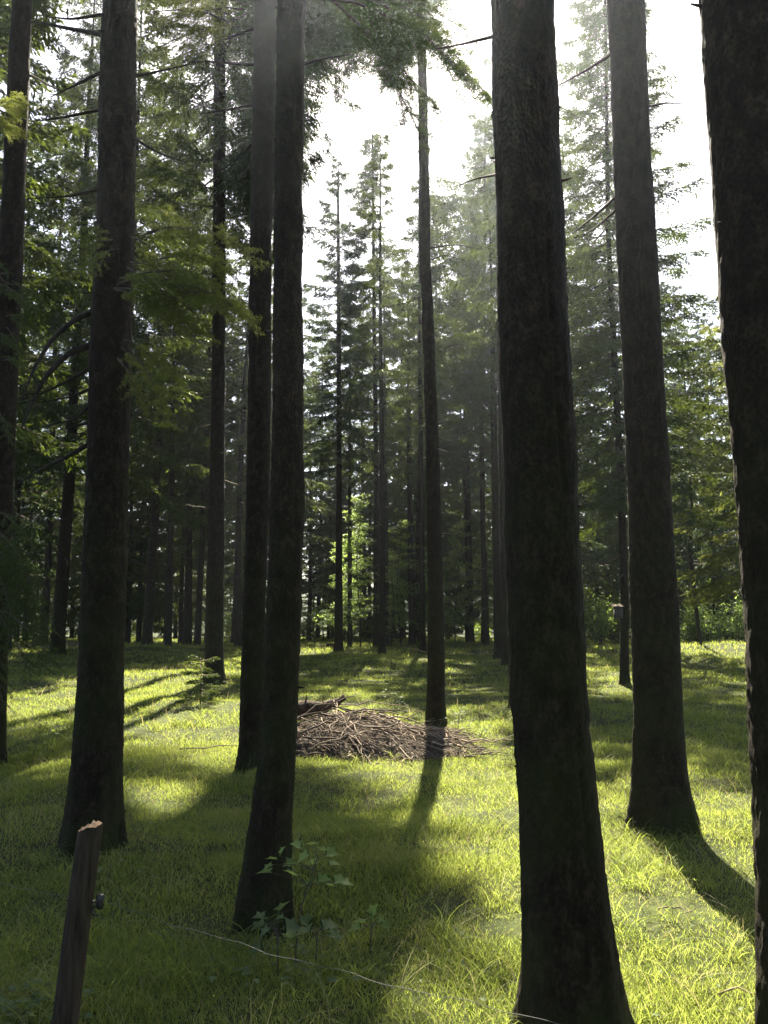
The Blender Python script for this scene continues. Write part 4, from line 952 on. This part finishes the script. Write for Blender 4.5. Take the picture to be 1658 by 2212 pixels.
# longer arching blades in tussocks
for k in range(420):
    r = grng.uniform(2.6, 14); a = grng.uniform(-.6, .6); cx_, cy_ = r*math.sin(a), r*math.cos(a); n = int(grng.integers(18, 46))
    X = cx_+grng.normal(0, .05, n); Y = cy_+grng.normal(0, .05, n); kk = clear_of(X, Y); X, Y = X[kk], Y[kk]
    if len(X): blades(g, X, Y, grng.uniform(.14, .30, len(X)), .0045*grng.uniform(.7, 1.3, len(X))*max(1, r/7), grng, (.5, 1.5), 5)
for (px, py, sp, n) in [(1345, 1850, .35, 1500), (1400, 1790, .25, 400), (1530, 1640, .4, 700)]:
    cx_, cy_ = ground(px, py); X = cx_+grng.normal(0, sp*.6, n); Y = cy_+grng.normal(0, sp*.6, n); kk = clear_of(X, Y); X, Y = X[kk], Y[kk]
    blades(g, X, Y, grng.uniform(.09, .22, len(X)), .0036*grng.uniform(.7, 1.3, len(X)), grng, (.4, 1.4), 5)
tag(g.build('grass', M_GRASS), 'short uneven forest grass covering the clearing', 'grass', kind='stuff')
g = MB(); X, Y = wedge(9000, 2.5, 12, grng); k = clear_of(X, Y); X, Y = X[k], Y[k]
blades(g, X, Y, grng.uniform(.08, .26, len(X)), .0035*grng.uniform(.6, 1.3, len(X)), grng, (.3, 1.6), 4)
X, Y = wedge(9000, 12, 40, grng); blades(g, X, Y, grng.uniform(.12, .3, len(X)), .012*grng.uniform(.6, 1.3, len(X)), grng, (.2, 1.), 2)
tag(g.build('dry_grass', M_STRAW), 'dry straw-coloured grass stalks among the green', 'grass', kind='stuff')
# low broad leaves in the bottom left corner and under the near trees
F = MB()
for (px, py, sp, n, s) in [(35, 2212, .13, 90, .045), (290, 1895, .25, 40, .04), (590, 2120, .25, 40, .05), (880, 2060, .5, 25, .035), (1000, 1900, .9, 25, .03), (1400, 2180, .5, 20, .035)]:
    cx_, cy_ = ground(px, py)
    for i in range(n):
        x, y = cx_+grng.normal(0, sp), cy_+grng.normal(0, sp*.7); az = grng.uniform(0, 6.28)
        lobed_leaf(F, np.array([x, y, float(hgt(x, y))+grng.uniform(.04, .11)]), [math.cos(az), math.sin(az), .1], unit(np.array([grng.normal(0, .35), grng.normal(0, .35), 1.])), s*grng.uniform(.6, 1.3), False)
tag(F.build('ground_cover', M_PALE), 'low pale broad leaves scattered in the grass', 'ground cover', kind='stuff')

# ------------------------------------------------------------ haze
hm, t = newmat('haze'); v = N(t, 'ShaderNodeVolumePrincipled'); v.inputs['Color'].default_value = (.78, .88, 1, 1); v.inputs['Density'].default_value = .0006; v.inputs['Anisotropy'].default_value = .84
o = N(t, 'ShaderNodeOutputMaterial'); t.links.new(v.outputs[0], o.inputs['Volume'])
m = MB(); x0, x1, y0, y1, z0, z1 = -450, 450, -20, 452, -12, 34.5
m.add([(x0,y0,z0),(x1,y0,z0),(x1,y1,z0),(x0,y1,z0),(x0,y0,z1),(x1,y0,z1),(x1,y1,z1),(x0,y1,z1)], [(0,3,2,1),(4,5,6,7),(0,1,5,4),(2,3,7,6),(1,2,6,5),(0,4,7,3)])
tag(m.build('haze', hm), kind='stuff')
